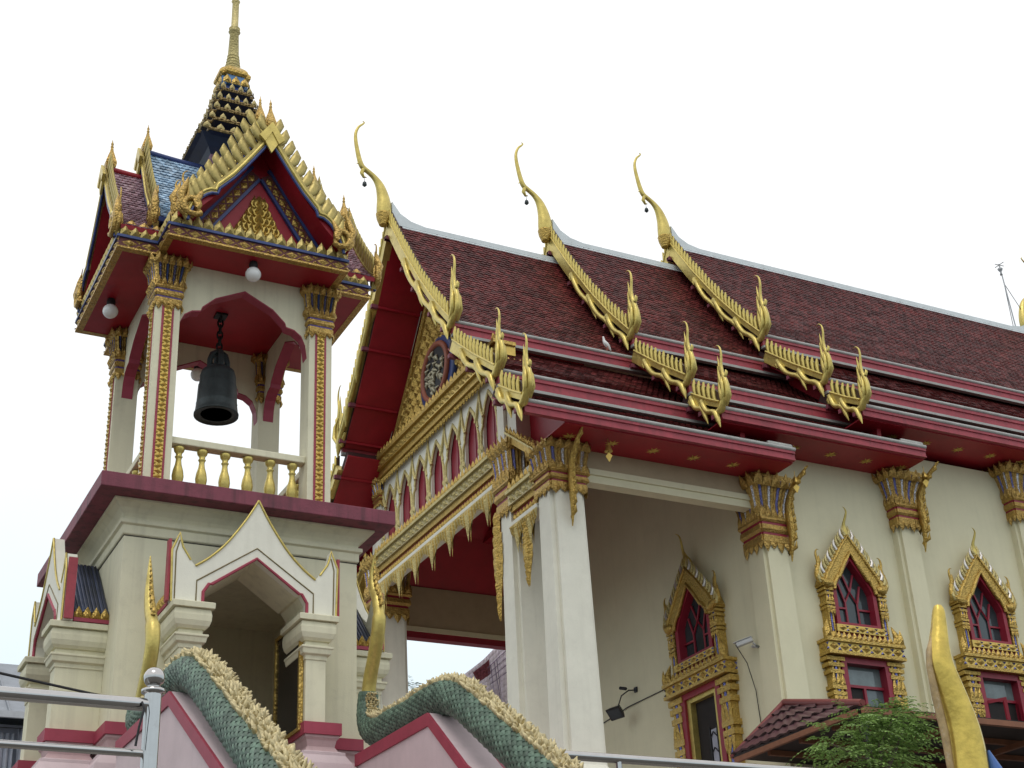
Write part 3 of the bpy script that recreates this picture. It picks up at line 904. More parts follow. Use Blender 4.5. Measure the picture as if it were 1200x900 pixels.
        b.prism(f, [(0.0, zt + 0.10), (0.22, zt - 0.22), (0.12, zt - 0.32), (0, zt - 0.10), (-0.12, zt - 0.32), (-0.22, zt - 0.22)], 0.065, 0.12, 0)
        b.build("apex_plate", GOLDY, TW)
    # red pediment with gold bands and carved centre
    f = F(c0 + nrm * (WO - 0.42), u, up, nrm)
    m = MB()
    pd = [(-1.38, 14.71), (1.38, 14.71), (0.90, 15.5), (0.45, 16.15), (0.0, 16.85), (-0.45, 16.15), (-0.90, 15.5)]
    m.prism(f, pd, -0.05, 0.0)
    pdm = m.build("pediment", SOFFIT, TW)
    m = MB()
    for sg in (-1, 1):
        g = F(f.p(0, 0, 0), u * sg, up, nrm)
        d = V((1.0, -1.50)).normalized()
        bf = F(g.p(0.02, 16.42, 0.0), u * sg * d.x + up * d.y, u * sg * (-d.y) + up * d.x, nrm)
        L = 1.80
        m.fbox(bf, 0, L, 0.12, 0.17, 0, 0.06, 1)
        m.fbox(bf, 0.08, L, -0.06, 0.12, 0, 0.035, 2)
        m.lozenges(bf.sub(0, 0, 0.036), 0.1, L, -0.05, 0.11, 8, 0.03, 0)
        m.fbox(bf, 0.12, L, -0.11, -0.06, 0, 0.06, 1)
    m.build("pediment_band", [GOLDR, BLUE, mat("dark_red_ground", (0.12, 0.03, 0.03), 0.6)], pdm)
    m = MB()
    rng = random.Random(3)
    # carved spray: curling stems mirrored about the axis, filling a pointed outline
    for lvl in range(6):
        z = 14.98 + lvl * 0.16
        hw = 0.50 * (1 - lvl / 6.6) * (1.0 if lvl else 0.8)
        nn_ = max(1, int(hw / 0.10))
        for sg in (-1, 1):
            for k in range(nn_ + 1):
                a = sg * hw * (k + 0.4) / (nn_ + 1)
                r = 0.055
                sp = [(a + sg * r * math.cos(t_) * (1 - t_ / 8), z + r * 1.2 * math.sin(t_) * (1 - t_ / 8)) for t_ in [0.7 * q - 1.6 for q in range(8)]]
                m.tube([f.p(x, y, 0.03) for x, y in sp], 0.024, 5)
                m.leaf(f.sub(0, 0, 0.01), a, z - 0.02, 0.10, 0.2, 0.06)
    for t_ in (0.0, 0.2, 0.4, 0.6, 0.8, 1.0):
        m.leaf(f.sub(0, 0, 0.02), 0.0, 14.95 + t_ * 0.75, 0.14, 0.27, 0.09)
    m.build("carved_spray", GOLD, pdm)
for k in range(4):
    tower_wing(k * math.pi / 2)

# spire: square tapering tiers of gold leaves over blue glaze, then a ringed needle
SP = MB()
SP.stack(TX, TY, [(0.42, 16.0), (0.42, 17.30), (0.46, 17.62)], 0)
spire = SP.build("spire", mat("spire_neck", (0.22, 0.10, 0.14), 0.5, var=0.3, vscale=12), TW)
m = MB()
m.stack(TX, TY, [(0.44, 17.55), (0.52, 17.68), (0.70, 17.86)], 0)
m.build("spire_flare", NIGHT, spire)
SPL = mat("dull_leaf_gold", (0.36, 0.29, 0.12), 0.45, 0.5, var=0.25, vscale=10, dirt=0.5, dirtcol=(0.12, 0.08, 0.04))
SPG = mat("tarnished_gold", (0.26, 0.18, 0.07), 0.45, 0.6, var=0.3, vscale=14, dirt=0.6, dirtcol=(0.05, 0.035, 0.03), relief=(26, 0.9))
tiers = [(0.71, 17.88, 0.28), (0.57, 18.24, 0.25), (0.47, 18.56, 0.23), (0.39, 18.86, 0.22), (0.32, 19.16, 0.21)]
for i, (hw, z, hh) in enumerate(tiers):
    m = MB()
    nx = tiers[i + 1][0] if i + 1 < len(tiers) else 0.27
    m.stack(TX, TY, [(hw * 1.0, z - 0.021), (hw * 1.06, z - 0.01), (hw * 1.08, z + 0.02), (hw * 1.07, z + 0.05), (hw * 0.96, z + 0.07)], 0, 0.22)
    m.stack(TX, TY, [(hw * 0.72, z - 0.13), (hw * 0.86, z - 0.07), (hw * 1.055, z - 0.02)], 3, 0.22)
    m.stack(TX, TY, [(hw * 0.80, z + 0.07), (nx * 0.74, z + hh + 0.05)], 1, 0.22)
    for ang in range(4):
        a_ = ang * math.pi / 2
        nrm = V((math.sin(a_), -math.cos(a_), 0))
        u = V((-nrm.y, nrm.x, 0))
        f = F(V((TX, TY, z + 0.05)) + nrm * (hw * 1.02), u, (V((0, 0, 1)) + nrm * 0.12).normalized(), nrm)
        m.leaves(f, -hw * 1.04, hw * 1.04, 0.0, 0.13, 6 - i // 2, 0.02, 2, wf=0.6)
        m.leaves(F(f.o - nrm * 0.02, -u, f.v, -nrm), -hw * 1.04, hw * 1.04, 0.0, 0.13, 6 - i // 2, 0.015, 2, wf=0.6)
        m.lozenges(F(V((TX, TY, 0)) + nrm * hw * 1.06, u, (0, 0, 1), nrm), -hw, hw, z - 0.01, z + 0.055, 7, 0.03, 0)
    m.build("spire_tier", [SPG, NIGHT if i < 3 else BLUE, SPL, NIGHT], spire)
m = MB()
m.stack(TX, TY, [(0.25, 19.40), (0.24, 19.64)], 1, 0.3)
m.stack(TX, TY, [(0.25, 19.62), (0.295, 19.66), (0.30, 19.72), (0.25, 19.80), (0.18, 19.88)], 0, 0.3)
for ang in range(4):
    a_ = ang * math.pi / 2
    nrm = V((math.sin(a_), -math.cos(a_), 0))
    u = V((-nrm.y, nrm.x, 0))
    m.leaves(F(V((TX, TY, 0)) + nrm * 0.27, u, (0, 0, 1), nrm), -0.25, 0.25, 19.40, 0.19, 3, 0.04, 0)
m.build("spire_bud", [GOLDR, LBLUE], spire)
m = MB()
pr = [(0.20, 19.86), (0.17, 19.90)]
z, r = 19.90, 0.155
for k in range(5):
    pr += [(r * 0.8, z + 0.01), (r, z + 0.03), (r, z + 0.05), (r * 0.8, z + 0.07)]
    z += 0.075
    r *= 0.93
pr += [(0.105, z + 0.02), (0.085, z + 0.55), (0.115, z + 0.57), (0.075, z + 0.60), (0.11, z + 0.65), (0.07, z + 0.68), (0.065, z + 1.3), (0.085, z + 1.33), (0.05, z + 1.37), (0.03, z + 2.4), (0.05, z + 2.45), (0.004, z + 2.9)]
m.lathe([(a, b - 19.86) for a, b in pr], (TX, TY, 19.86), 14)
m.build("needle", GOLDP, spire)

# ------------------------------------------------------------------ things on the tower
BELL = thing("bell", "large dark bronze bell hanging on a chain inside the tower belfry", "bell", (6.14, 21.87, 14.6))
m = MB()
m.lathe([(0.30, 0.03), (0.355, 0.02), (0.37, 0.0), (0.372, 0.035), (0.358, 0.055), (0.350, 0.12), (0.340, 0.20), (0.344, 0.215), (0.337, 0.23), (0.322, 0.55), (0.318, 0.56), (0.31, 0.58), (0.30, 0.74), (0.275, 0.83), (0.20, 0.885), (0.13, 0.90)], (6.14, 21.87, 12.66), 28)
m.build("bell_body", BRONZE, BELL)
m = MB()
m.lathe([(0.26, 0.0), (0.285, 0.02), (0.285, 0.5), (0.2, 0.78), (0.02, 0.82)], (6.14, 21.87, 12.69), 20)
m.build("bell_inside", IRON, BELL)
m = MB()
for a in (0, math.pi / 2):
    c, s_ = math.cos(a), math.sin(a)
    m.tube([(6.14 + c * t * 0.15, 21.87 + s_ * t * 0.15, 13.54 + h) for t, h in ((-1, 0), (-1.0, 0.16), (-0.75, 0.28), (0, 0.36), (0.75, 0.28), (1.0, 0.16), (1, 0))], 0.05, 8)
m.lathe([(0.14, 0), (0.15, 0.04), (0.10, 0.10), (0.06, 0.14)], (6.14, 21.87, 13.54), 12)
m.build("crown_loops", BRONZE, BELL)
m = MB()
z = 13.86
k = 0
while z < 14.57:
    ax = V((1, 0, 0)) if k % 2 else V((0, 1, 0))
    m.tube([V((6.14, 21.87, z)) + ax * (0.045 * math.cos(t)) + V((0, 0, 0.085 * math.sin(t))) for t in [q * math.pi / 5 for q in range(11)]], 0.018, 5)
    z += 0.115
    k += 1
m.box((6.04, 21.77, 14.56), (6.24, 21.97, 14.598))
m.build("chain", IRON, BELL)
LAMPS = [((6.12, 20.02, 14.6), "milk glass globe lamp under the front eaves of the bell tower"),
         ((4.30, 22.04, 14.6), "milk glass globe lamp under the left eaves of the bell tower"),
         ((6.28, 23.72, 14.6), "milk glass globe lamp under the back eaves, half hidden behind the bell")]
for p, lab in LAMPS:
    t = thing("globe_lamp", lab, "lamp", p, "globe lamps under the bell tower eaves")
    m = MB()
    m.lathe([(0.07, -0.14), (0.075, -0.05), (0.06, 0.0)], p, 14)
    m.build("lamp_holder", IRON, t)
    m = MB()
    m.lathe([(0.128 * math.sin(a), -0.23 - 0.125 * math.cos(a)) for a in [q * math.pi / 12 for q in range(0, 12)]], p, 20)
    m.build("globe", GLOBE, t)
t = thing("framed_panel", "tall dark framed panel standing inside the tower's arched entrance", "panel", (7.05, 20.5, 7.0))
m = MB()
m.box((7.03, 20.02, 7.05), (7.06, 21.05, 8.62))
m.build("panel_sheet", mat("dark_gloss_panel", (0.020, 0.017, 0.016), 0.15, var=0.5, vscale=1.5), t)
m = MB()
for (a, b) in (((7.005, 19.97, 7.0), (7.07, 20.02, 8.67)), ((7.005, 21.05, 7.0), (7.07, 21.10, 8.67)), ((7.01, 20.02, 7.0), (7.065, 21.05, 7.05)), ((7.01, 20.02, 8.62), (7.065, 21.05, 8.67))):
    m.box(a, b)
m.build("panel_frame", GOLDR, t)
# ------------------------------------------------------------------ temple hall
TH = thing("temple_hall", "cream temple hall with three stepped maroon tiled roofs edged in gold", "temple", (24.0, 30.0, 6.0))
YC = 30.0
UP = V((0, 0, 1))
D1 = [(0.0, 23.15), (0.9, 21.72), (1.9, 20.28), (2.7, 19.26), (3.5, 18.36)]
D2 = [(3.25, 18.02), (4.4, 16.98), (5.6, 16.08)]
D3 = [(5.30, 15.82), (6.68, 14.87)]
TIERS = [(12.80, 19.44, 0.0), (17.62, 23.29, 0.70), (21.60, 35.75, 1.48)]
YW = 24.48
# walls
m = MB()
m.box((19.1, YW, 7.6), (35.3, YW + 0.3, 15.9))
m.box((19.1, 35.4, 7.6), (35.3, 35.7, 15.9))
m.box((35.0, YW + 0.3, 7.6), (35.3, 35.4, 15.9))
fw = [(r, z - 0.24) for r, z in D1] + [(3.6, 17.50), (5.2, 16.22), (5.22, 15.9), (5.22, 7.6)]
m.prism(F((19.1, YC, 0), (0, -1, 0), UP, (-1, 0, 0)), fw + [(-a, b) for a, b in fw[::-1][:-1]], -0.3, 0.0)
m.build("wall", WALL, TH)
m = MB()
def pring(o, z):
    return [V((12.9 - o, 23.7 - o, z)), V((37.4 + o, 23.7 - o, z)), V((37.4 + o, 36.3 + o, z)), V((12.9 - o, 36.3 + o, z))]
m.loft([pring(0.35, 6.0), pring(0.35, 6.3), pring(0.2, 6.4), pring(0.05, 6.7), pring(0.0, 7.2), pring(0.12, 7.3), pring(0.12, 7.6)], 0)
m.build("podium", PINKL, TH)

for ti, (xf, xe, dz) in enumerate(TIERS):
    deck = MB()
    til = MB()
    sof = MB()
    for sg in (-1, 1):
        u = V((0, sg, 0))
        f = F((0, YC, dz), u, UP, (1, 0, 0))
        for prof in (D1, D2, D3):
            lo = [(r - (0.12 if r > 0 else 0), z - 0.16 - (0.12 if r == 0 else 0)) for r, z in prof]
            deck.prism(f, prof + lo[::-1], xf + 0.06, xe - 0.02)
            lo2 = [(r - 0.005, z - 0.005) for r, z in lo]
            lo3 = [(r - 0.02, z - 0.03) for r, z in lo]
            sof.prism(f, lo2 + lo3[::-1], xf + 0.05, xe - 0.03)
            if sg < 0 or ti == 0:
                xt = xe if prof is D3 else min(xe, (TIERS[ti + 1][0] + 1.0) if ti < 2 else xe)
                tiles_on(til, F((0, YC, dz), (1, 0, 0), u, UP), prof, xf + 0.1, xt - 0.03, 0.155, 0.135)
        for r, zt, zb in ((3.5, 18.36, 18.04), (5.6, 16.08, 15.74), (6.68, 14.87, 14.58)):
            H = zt - zb
            fas, flm = MB(), MB()
            fas.fbox(F((0, YC + sg * r, dz), (1, 0, 0), UP, u), xf, xe, zb + 0.02, zt - 0.03, -0.10, 0.0)
            fas.fbox(F((0, YC + sg * r, dz), (1, 0, 0), UP, u), xf, xe, zb + 0.60 * H, zt - 0.032, 0.0, 0.03)
            fas.fbox(F((0, YC + sg * r, dz), (1, 0, 0), UP, u), xf, xe, zb + 0.02, zb + 0.18 * H, 0.0, 0.018)
            flm.tube([(xf - 0.01, YC + sg * (r + 0.01), dz + zt - 0.01), (xe + 0.01, YC + sg * (r + 0.01), dz + zt - 0.01)], 0.052, 8, 0, sm=True)
            if r < 6:
                flm.fbox(F((0, YC + sg * r, dz), (1, 0, 0), UP, u), xf, xe, zb - 0.05, zb + 0.018, -0.10, 0.025)
            if 5 < r < 6:
                flm.fbox(F((0, YC + sg * 5.58, dz), (1, 0, 0), UP, u), xf + 0.05, xe, 15.66, 15.695, -0.1, 0.10)
            fo = fas.build("fascia", MAROON, TH)
            flm.build("flashing", FLASH, fo)
            if sg < 0:
                fs_ = fo
        # weathered flashing where the lowest deck meets the fascia above
        # flat soffit
        sof.fbox(F((0, YC, dz), (1, 0, 0), UP, u), xf + (0.95 if ti == 0 else 0.02), xe, 14.575, 14.60, 5.3, 6.58)
    stuff(til.build("roof_tiles", TILE, (dk := deck.build("roof_deck", TILEB, TH))))
    sof.build("soffit", SOFFIT, dk)
    # ridge with its sweep up to the front finial
    m = MB()
    zr = 23.15 + dz
    pts = [(xf + 0.02, zr + 0.62), (xf + 0.25, zr + 0.30), (xf + 0.55, zr + 0.13), (xf + 0.96, zr + 0.055), (xe, zr + 0.05), (xe, zr - 0.08), (xf + 0.02, zr - 0.08)]
    m.prism(F((0, YC, 0), (1, 0, 0), UP, (0, -1, 0)), pts, -0.09, 0.09)
    for sg in (-1, 1):
        m.prism(F((0, YC, zr), (0, sg, 0), UP, (1, 0, 0)), [(0.0, 0.035), (0.12, -0.14), (0.10, -0.18), (0.0, -0.02)], xf + 0.3, xe)
    m.build("ridge_cap", RIDGE, TH)
    # small curb at the open end of the lowest eave
    if ti < 2:
        m = MB()
        m.lathe([(0.05, 0), (0.075, 0.02), (0.075, 0.62), (0.04, 0.66)], (xe - 0.66, YC - 6.62, dz + 14.93), 10, up=(1, 0, 0))
        m.build("eave_end_cap", FLASH, fs_)
    # gold stars on the soffit
    sx = xf + 1.35
    while sx < xe - 0.2:
        st = MB()
        c = V((sx, YC - 6.05, dz + 14.574))
        vs = [c + V((0, 0, -0.03))]
        for k in range(16):
            rr = 0.17 if k % 2 == 0 else 0.065
            vs.append(c + V((rr * math.cos(k * math.pi / 8), rr * math.sin(k * math.pi / 8), 0)))
        st.add(vs, [(0, 1 + (k + 1) % 16, 1 + k) for k in range(16)])
        st.build("star", GOLD, dk)
        sx += 1.02

# barge boards, fins, flames and roof-end finials
fb = MB()
fb.tube([(0.0, -0.06, 0), (0.015, 0.08, 0), (0.015, 0.25, 0), (-0.03, 0.37, 0)], [0.040, 0.054, 0.054, 0.024], 6, 0, flat=0.8, side=(0, 0, 1))
FIN = part_mesh("leaf_fin", fb, [GOLDY])
FINDARK = mat("dark_brown", (0.05, 0.025, 0.012), 0.7, var=0.3)  # dark strip added behind the fins so the gaps between them read dark
def along(prof, t):
    d = [math.hypot(b[0] - a[0], b[1] - a[1]) for a, b in zip(prof, prof[1:])]
    L = sum(d)
    s_ = t * L
    for i, q in enumerate(d):
        if s_ <= q or i == len(d) - 1:
            k = s_ / q
            a, b = prof[i], prof[i + 1]
            return lerp(a[0], b[0], k), lerp(a[1], b[1], k), ((b[0] - a[0]) / q, (b[1] - a[1]) / q)
        s_ -= q
def barge(xf, dz, sg, prof, nf, hfl, first):
    f = F((xf, YC, dz), (0, sg, 0), UP, (-1, 0, 0))
    N = 18
    upper, lower = [], []
    for k in range(N + 1):
        t = k / N
        r, z, (dr, dz_) = along(prof, t)
        nx, nz = -dz_, dr
        off = 0.07
        w_ = 0.30
        if first:
            w_ = 0.27 if t < 0.42 else 0.13
        else:
            w_ = 0.27 if t < 0.34 else 0.13
        upper.append((max(0, r + nx * off), z + nz * off))
        lower.append((max(0.0, r - nx * (w_ - off)), z - nz * (w_ - off) - (0.10 if r < 0.05 else 0)))
    b = MB()
    b.prism(f, upper + lower[::-1], -0.10, 0.09)
    brd = b.build("barge_board", GOLDY, TH)
    b = MB()
    b.tube([f.p(a, z, 0.09) for a, z in upper], 0.030, 6)
    b.build("board_moulding", GOLDY, brd)
    # serpent loops breaking away from the board
    for t0, t1, rr_ in (((0.36, 0.64, 0.070), (0.58, 0.84, 0.070), (0.80, 0.985, 0.075)) if first else ((0.28, 0.70, 0.070), (0.66, 0.985, 0.075)) if nf > 6 else ((0.10, 0.55, 0.068), (0.50, 0.97, 0.068))):
        b = MB()
        q = []
        for k in range(9):
            e_ = k / 8
            r, z, (dr, dz_) = along(prof, lerp(t0, t1, e_))
            nrm_off = -0.06 - 0.10 * math.sin(math.pi * min(1, e_ * 1.25)) - 0.06 * e_
            q.append((r - dz_ * nrm_off, z + dr * nrm_off - 0.10 * e_ ** 2))
        a_, z_ = q[-1]
        q += [(a_ + 0.05, z_ - 0.18), (a_ + 0.10, z_ - 0.36)]
        rad = [rr_ * s for s in (0.8, 1.0, 1.0, 0.95, 0.9, 0.9, 0.9, 0.95, 1.0, 0.8, 0.12)]
        # rolled head of the loop
        a0_, z0_ = q[0]
        q = [(a0_ - 0.06, z0_ - 0.12), (a0_ - 0.10, z0_ - 0.01), (a0_ - 0.03, z0_ + 0.06)] + q[1:]
        b.tube([f.p(a, z, 0.11) for a, z in q], [rr_ * 0.4, rr_ * 0.7, rr_ * 0.95] + rad[1:], 8)
        b.build("serpent_loop", GOLDY, brd)
    b = MB()
    web = [(a, z + 0.29 - 0.10 * max(0, (i / N - 0.8) * 5)) for i, (a, z) in enumerate(upper)]
    b.prism(f, upper + web[::-1], -0.035, 0.035)
    b.build("fin_backing", FINDARK, brd)
    for k in range(nf):
        r, z, (dr, dz_) = along(prof, (k + 0.6) / (nf + 0.6))
        o = f.p(r - dz_ * 0.07, z + dr * 0.07, 0.055)
        yv = (f.v * 0.98 - f.u * 0.06 + f.n * 0.04).normalized()
        xv = (yv.cross(f.n) * 1.0).normalized() * sg
        s_ = random.uniform(0.94, 1.06)
        put("leaf_fin", FIN, basis(o, xv * s_, yv * s_, f.n * s_ * 1.0), brd)
    # purlin ends
    for t in ((0.06, 0.36, 0.55, 0.80, 0.97) if first else (0.05, 0.5, 0.95)):
        b = MB()
        r, z, (dr, dz_) = along(prof, t)
        b.fbox(f.sub(max(0.02, r + dz_ * 0.22), z - dr * 0.22 - 0.08), -0.03, 0.03, -0.03, 0.03, -1.2, -0.02, 1)
        b.fbox(f.sub(max(0.02, r + dz_ * 0.22), z - dr * 0.22 - 0.08), -0.05, 0.05, -0.05, 0.05, -0.02, 0.16, 0)
        b.build("purlin", [COPING, SOFFIT], brd)
    # flame at the foot
    r, z = prof[-1]
    b = MB()
    flame(b, f.sub(r + 0.06, z - 0.06, 0.0), hfl, 0, 1.0, 1.05)
    b.tube([f.p(r - 0.45, z + 0.10, 0.05), f.p(r - 0.2, z - 0.16, 0.06), f.p(r + 0.03, z - 0.12, 0.05), f.p(r + 0.16, z + 0.12, 0.03)], [0.04, 0.07, 0.09, 0.07], 8)
    b.build("flame_finial", GOLDY, brd)
CHO = [(-0.21, -0.02, 0.10), (-0.19, 0.20, 0.19), (-0.18, 0.42, 0.205), (-0.20, 0.73, 0.175), (-0.29, 1.08, 0.125), (-0.44, 1.31, 0.085), (-0.62, 1.45, 0.075), (-0.78, 1.56, 0.078), (-0.86, 1.76, 0.070), (-0.93, 2.1, 0.060), (-0.97, 2.40, 0.052), (-0.96, 2.63, 0.043), (-0.88, 2.83, 0.034), (-0.78, 2.94, 0.028), (-0.72, 3.02, 0.020), (-0.77, 3.05, 0.012)]
def chofa(xf, zr, s_=1.0):
    c = smooth(CHO, 3)
    m = MB()
    m.tube([(xf + a * s_, YC, zr + b * s_) for a, b, r in c], [r * s_ for a, b, r in c], 12, 0, flat=0.8, side=(0, 1, 0))
    m.tube([(xf - 0.74 * s_, YC, zr + 1.53 * s_), (xf - 0.80 * s_, YC, zr + 1.36 * s_), (xf - 0.74 * s_, YC, zr + 1.24 * s_), (xf - 0.66 * s_, YC, zr + 1.26 * s_)], [0.06 * s_, 0.055 * s_, 0.035 * s_, 0.01 * s_], 8)
    m.tube([(xf - 0.86 * s_, YC, zr + 1.70 * s_), (xf - 0.95 * s_, YC, zr + 1.60 * s_)], [0.03 * s_, 0.006 * s_], 6)
    ch = m.build("roof_finial", GOLDY, TH)
    m = MB()
    m.lathe([(0.11, -0.20), (0.175, -0.02), (0.19, 0.10), (0.20, 0.13), (0.19, 0.15)], (xf - 0.20, YC, zr + 0.08), 14)
    m.build("finial_collar", GOLDR, ch)
    return V((xf - 0.72 * s_, YC, zr + 1.22 * s_))
beaks = []
for (xf, xe, dz) in TIERS:
    for sg in (-1, 1):
        barge(xf, dz, sg, D1, 27, 1.80, True)
        barge(xf, dz, sg, [(3.62, 17.72), (4.6, 16.88), (5.6, 16.10)], 12, 1.50, False)
        barge(xf, dz, sg, [(5.75, 15.55), (6.3, 15.16), (6.72, 14.90)], 5, 1.50, False)
    beaks.append(chofa(xf, 23.15 + dz))
# finial of the far roof end
m = MB()
c = smooth(CHO, 3)
m.tube([(35.30 - a, YC, 24.63 + b) for a, b, r in c], [r for a, b, r in c], 10, 0, flat=0.8, side=(0, 1, 0))
m.build("roof_finial", GOLDY, TH)
m = MB()
zr = 24.63
m.prism(F((0, YC, 0), (1, 0, 0), UP, (0, -1, 0)), [(35.73, zr + 0.62), (35.45, zr + 0.30), (35.15, zr + 0.13), (34.75, zr + 0.075), (34.75, zr), (35.73, zr)], -0.085, 0.085)
m.build("ridge_cap", RIDGE, TH)

# gable walls behind the barge boards
def gable_wall(x, dz, mi_mat):
    if dz == 0:
        pts = [(r, z - 0.26) for r, z in D1] + [(3.25, 17.72), (5.0, 16.26), (5.4, 15.85), (5.45, 15.56), (6.40, 14.86), (6.40, 14.605), (4.2, 14.605), (4.2, 15.3), (3.74, 15.4), (3.74, 17.5), (0.0, 17.5)]
    else:
        o_ = D1 + [(3.5, 17.8), (5.3, 16.3), (5.35, 15.6), (6.3, 14.95)]
        pts = [(r, z - 0.27) for r, z in o_] + [(r - 0.05, z - 0.27 - 0.52) for r, z in o_[::-1] if r > 0] + [(0.0, 23.15 - 0.9)]
    full = pts[:-1] + [(-a, b) for a, b in pts[::-1][:-1]] if dz == 0 else pts + [(-a, b) for a, b in pts[::-1][1:-1]]
    m = MB()
    m.prism(F((x, YC, dz), (0, -1, 0), UP, (-1, 0, 0)), full, -0.12, 0.0)
    return m.build("gable_wall", mi_mat, TH)
gable_wall(14.30, 0.0, SOFFIT)
gable_wall(18.35, 0.70, SOFFIT)
gable_wall(22.3, 1.48, SOFFIT)
m = MB()
bk = [(r, z - 0.26) for r, z in D1] + [(3.3, 17.72), (5.4, 15.95), (5.45, 15.56), (6.40, 14.86), (6.40, 14.605)]
m.prism(F((35.2, YC, 1.48), (0, -1, 0), UP, (-1, 0, 0)), bk + [(-a, b) for a, b in bk[::-1][:-1]], -0.12, 0.0)
m.build("gable_wall", SOFFIT, TH)

# pediment: carved gold field, raking bands and medallion
XP = 14.16
f = FX(XP, YC)
m = MB()
pd = [(-3.30, 17.86), (3.30, 17.86), (2.45, 18.95), (1.65, 19.92), (0.8, 21.05), (0, 22.2), (-0.8, 21.05), (-1.65, 19.92), (-2.45, 18.95)]
m.prism(f, pd, -0.13, 0.0)
ped = m.build("pediment", mat("dark_pediment_ground", (0.07, 0.03, 0.03), 0.6), TH)
m = MB()
rng = random.Random(11)
for lvl in range(13):
    z = 17.92 + lvl * 0.27
    hw = 3.05 * (1 - (z - 17.9) / 4.3) + 0.05
    nn_ = max(1, int(2 * hw / 0.32))
    for k in range(nn_):
        a = -hw + (k + 0.5) * 2 * hw / nn_
        if (a / 0.95) ** 2 + ((z + 0.15 - 19.0) / 0.95) ** 2 < 1.0:
            continue
        lean = -0.5 * a / max(hw, 0.3)
        m.leaf(f.sub(0, 0, 0.004), a, z, 0.30, 0.44, 0.13, 0, lean)
        t0 = rng.uniform(0, 6)
        sp = [(a + (0.11 - 0.012 * q) * math.cos(t0 + 0.8 * q), z + 0.1 + (0.11 - 0.012 * q) * math.sin(t0 + 0.8 * q)) for q in range(7)]
        m.tube([f.p(x, y, 0.05) for x, y in sp], 0.035, 5)
m.build("carved_field", GOLDR, ped)
m = MB()
for sg in (-1, 1):
    rk = [(sg * a, b) for a, b in ((3.30, 17.86), (2.45, 18.95), (1.65, 19.92), (0.8, 21.05), (0, 22.2))]
    m.tube([f.p(a, b, 0.05) for a, b in rk], 0.10, 6, 0, sm=False)
    m.tube([f.p(a - sg * 0.16, b - 0.06, 0.04) for a, b in rk], 0.05, 6, 0)
m.build("raking_band", GOLDR, ped)
m = MB()
m.tube([f.p(a, b, 0.12) for a, b in ((-3.55, 17.90), (-2.6, 19.10), (-1.8, 20.08), (-0.9, 21.25))], 0.022, 6)
m.build("light_strip", STEEL, ped)
m = MB()
m.lathe([(1.02, 0.0), (1.02, 0.08), (0.94, 0.10)], f.p(-0.12, 19.0, 0.01), 32, 0, up=f.n)
md = m.build("medallion", BLUE, ped)
m = MB()
ring = [f.p(-0.12 + 0.74 * math.cos(a), 19.06 + 0.74 * math.sin(a), 0.13) for a in [q * math.pi / 20 for q in range(41)]]
m.tube(ring, 0.085, 8)
m.build("medallion_ring", mat("copper_red", (0.30, 0.09, 0.05), 0.5), md)
m = MB()
m.lathe([(0.72, 0.0), (0.70, 0.05)], f.p(-0.12, 19.06, 0.09), 28, 0, up=f.n)
m.build("medallion_ground", IRON, md)
m = MB()
for k in range(46):
    a = rng.uniform(0, 6.28)
    r = 0.58 * math.sqrt(rng.random())
    c = f.p(-0.12 + r * math.cos(a) * 0.9, 19.06 + r * math.sin(a), 0.14)
    t0 = rng.uniform(0, 6.28)
    d = f.u * math.cos(t0) + f.v * math.sin(t0)
    m.tube([c - d * 0.09, c + f.n * 0.04, c + d * 0.09], [0.02, 0.055, 0.015], 6)
m.build("medallion_relief", mat("silvered_relief", (0.40, 0.36, 0.25), 0.4, 0.5, var=0.35, vscale=20, dirt=0.4), md)

# pediment cornice, arcade and entablature
XA = 13.95
f = FX(XA, YC)
m = MB()
m.fbox(f, -3.75, 3.75, 17.62, 17.86, -0.3, 0.20, 1)
m.lozenges(f.sub(0, 0, 0.205), -3.75, 3.75, 17.64, 17.84, 26, 0.04, 0)
m.fbox(f, -3.80, 3.80, 17.86, 17.95, -0.3, 0.28, 0)
m.fbox(f, -3.70, 3.70, 17.42, 17.62, -0.3, 0.12, 0)
m.fbox(f, -3.70, 3.70, 17.36, 17.42, -0.3, 0.20, 0)
m.leaves(f.sub(0, 0, 0.12), -3.7, 3.7, 17.37, -0.20, 46, 0.05, 0)
m.leaves(f.sub(0, 0, 0.20), -3.75, 3.75, 17.95, 0.24, 36, 0.05, 0)
m.build("pediment_cornice", [GOLDR, GOLD], TH)
ARC = MB()
g = F((0, 0, 0), (0, -1, 0), UP, (-1, 0, 0))
hole = [(0.35, 15.42), (0.35, 16.35), (0.30, 16.55), (0.18, 16.80), (0.0, 17.04), (-0.18, 16.80), (-0.30, 16.55), (-0.35, 16.35), (-0.35, 15.42)]
ARC.prism(g, [(-0.484, 15.42), (-0.484, 17.36), (0.484, 17.36), (0.484, 15.42)] + hole, -0.08, 0.0, 0)
for dd in (0.0, 0.07):
    ARC.tube([g.p(a * (1 + dd), b + dd * 0.8, 0.01) for a, b in hole[1:-1]], 0.028, 6, 1)
for sg in (-1, 1):
    ARC.tube([g.p(sg * 0.35, 16.35, 0.0), g.p(sg * 0.41, 16.2, 0.02), g.p(sg * 0.44, 15.9, 0.02), g.p(sg * 0.455, 15.5, 0.02)], 0.035, 6, 1)
    ARC.tube([g.p(sg * 0.28, 16.55, 0.02), g.p(sg * 0.38, 16.75, 0.03), g.p(sg * 0.45, 17.05, 0.02), g.p(sg * 0.47, 17.3, 0.01)], [0.05, 0.04, 0.025, 0.01], 6, 1)
    ARC.fbox(g, *sorted((sg * 0.37, sg * 0.48)), 15.43, 15.68, 0.0, 0.04, 0)
    ARC.leaf(g.sub(0, 0, 0.02), sg * 0.40, 15.7, 0.1, 0.2, 0.05, 1)
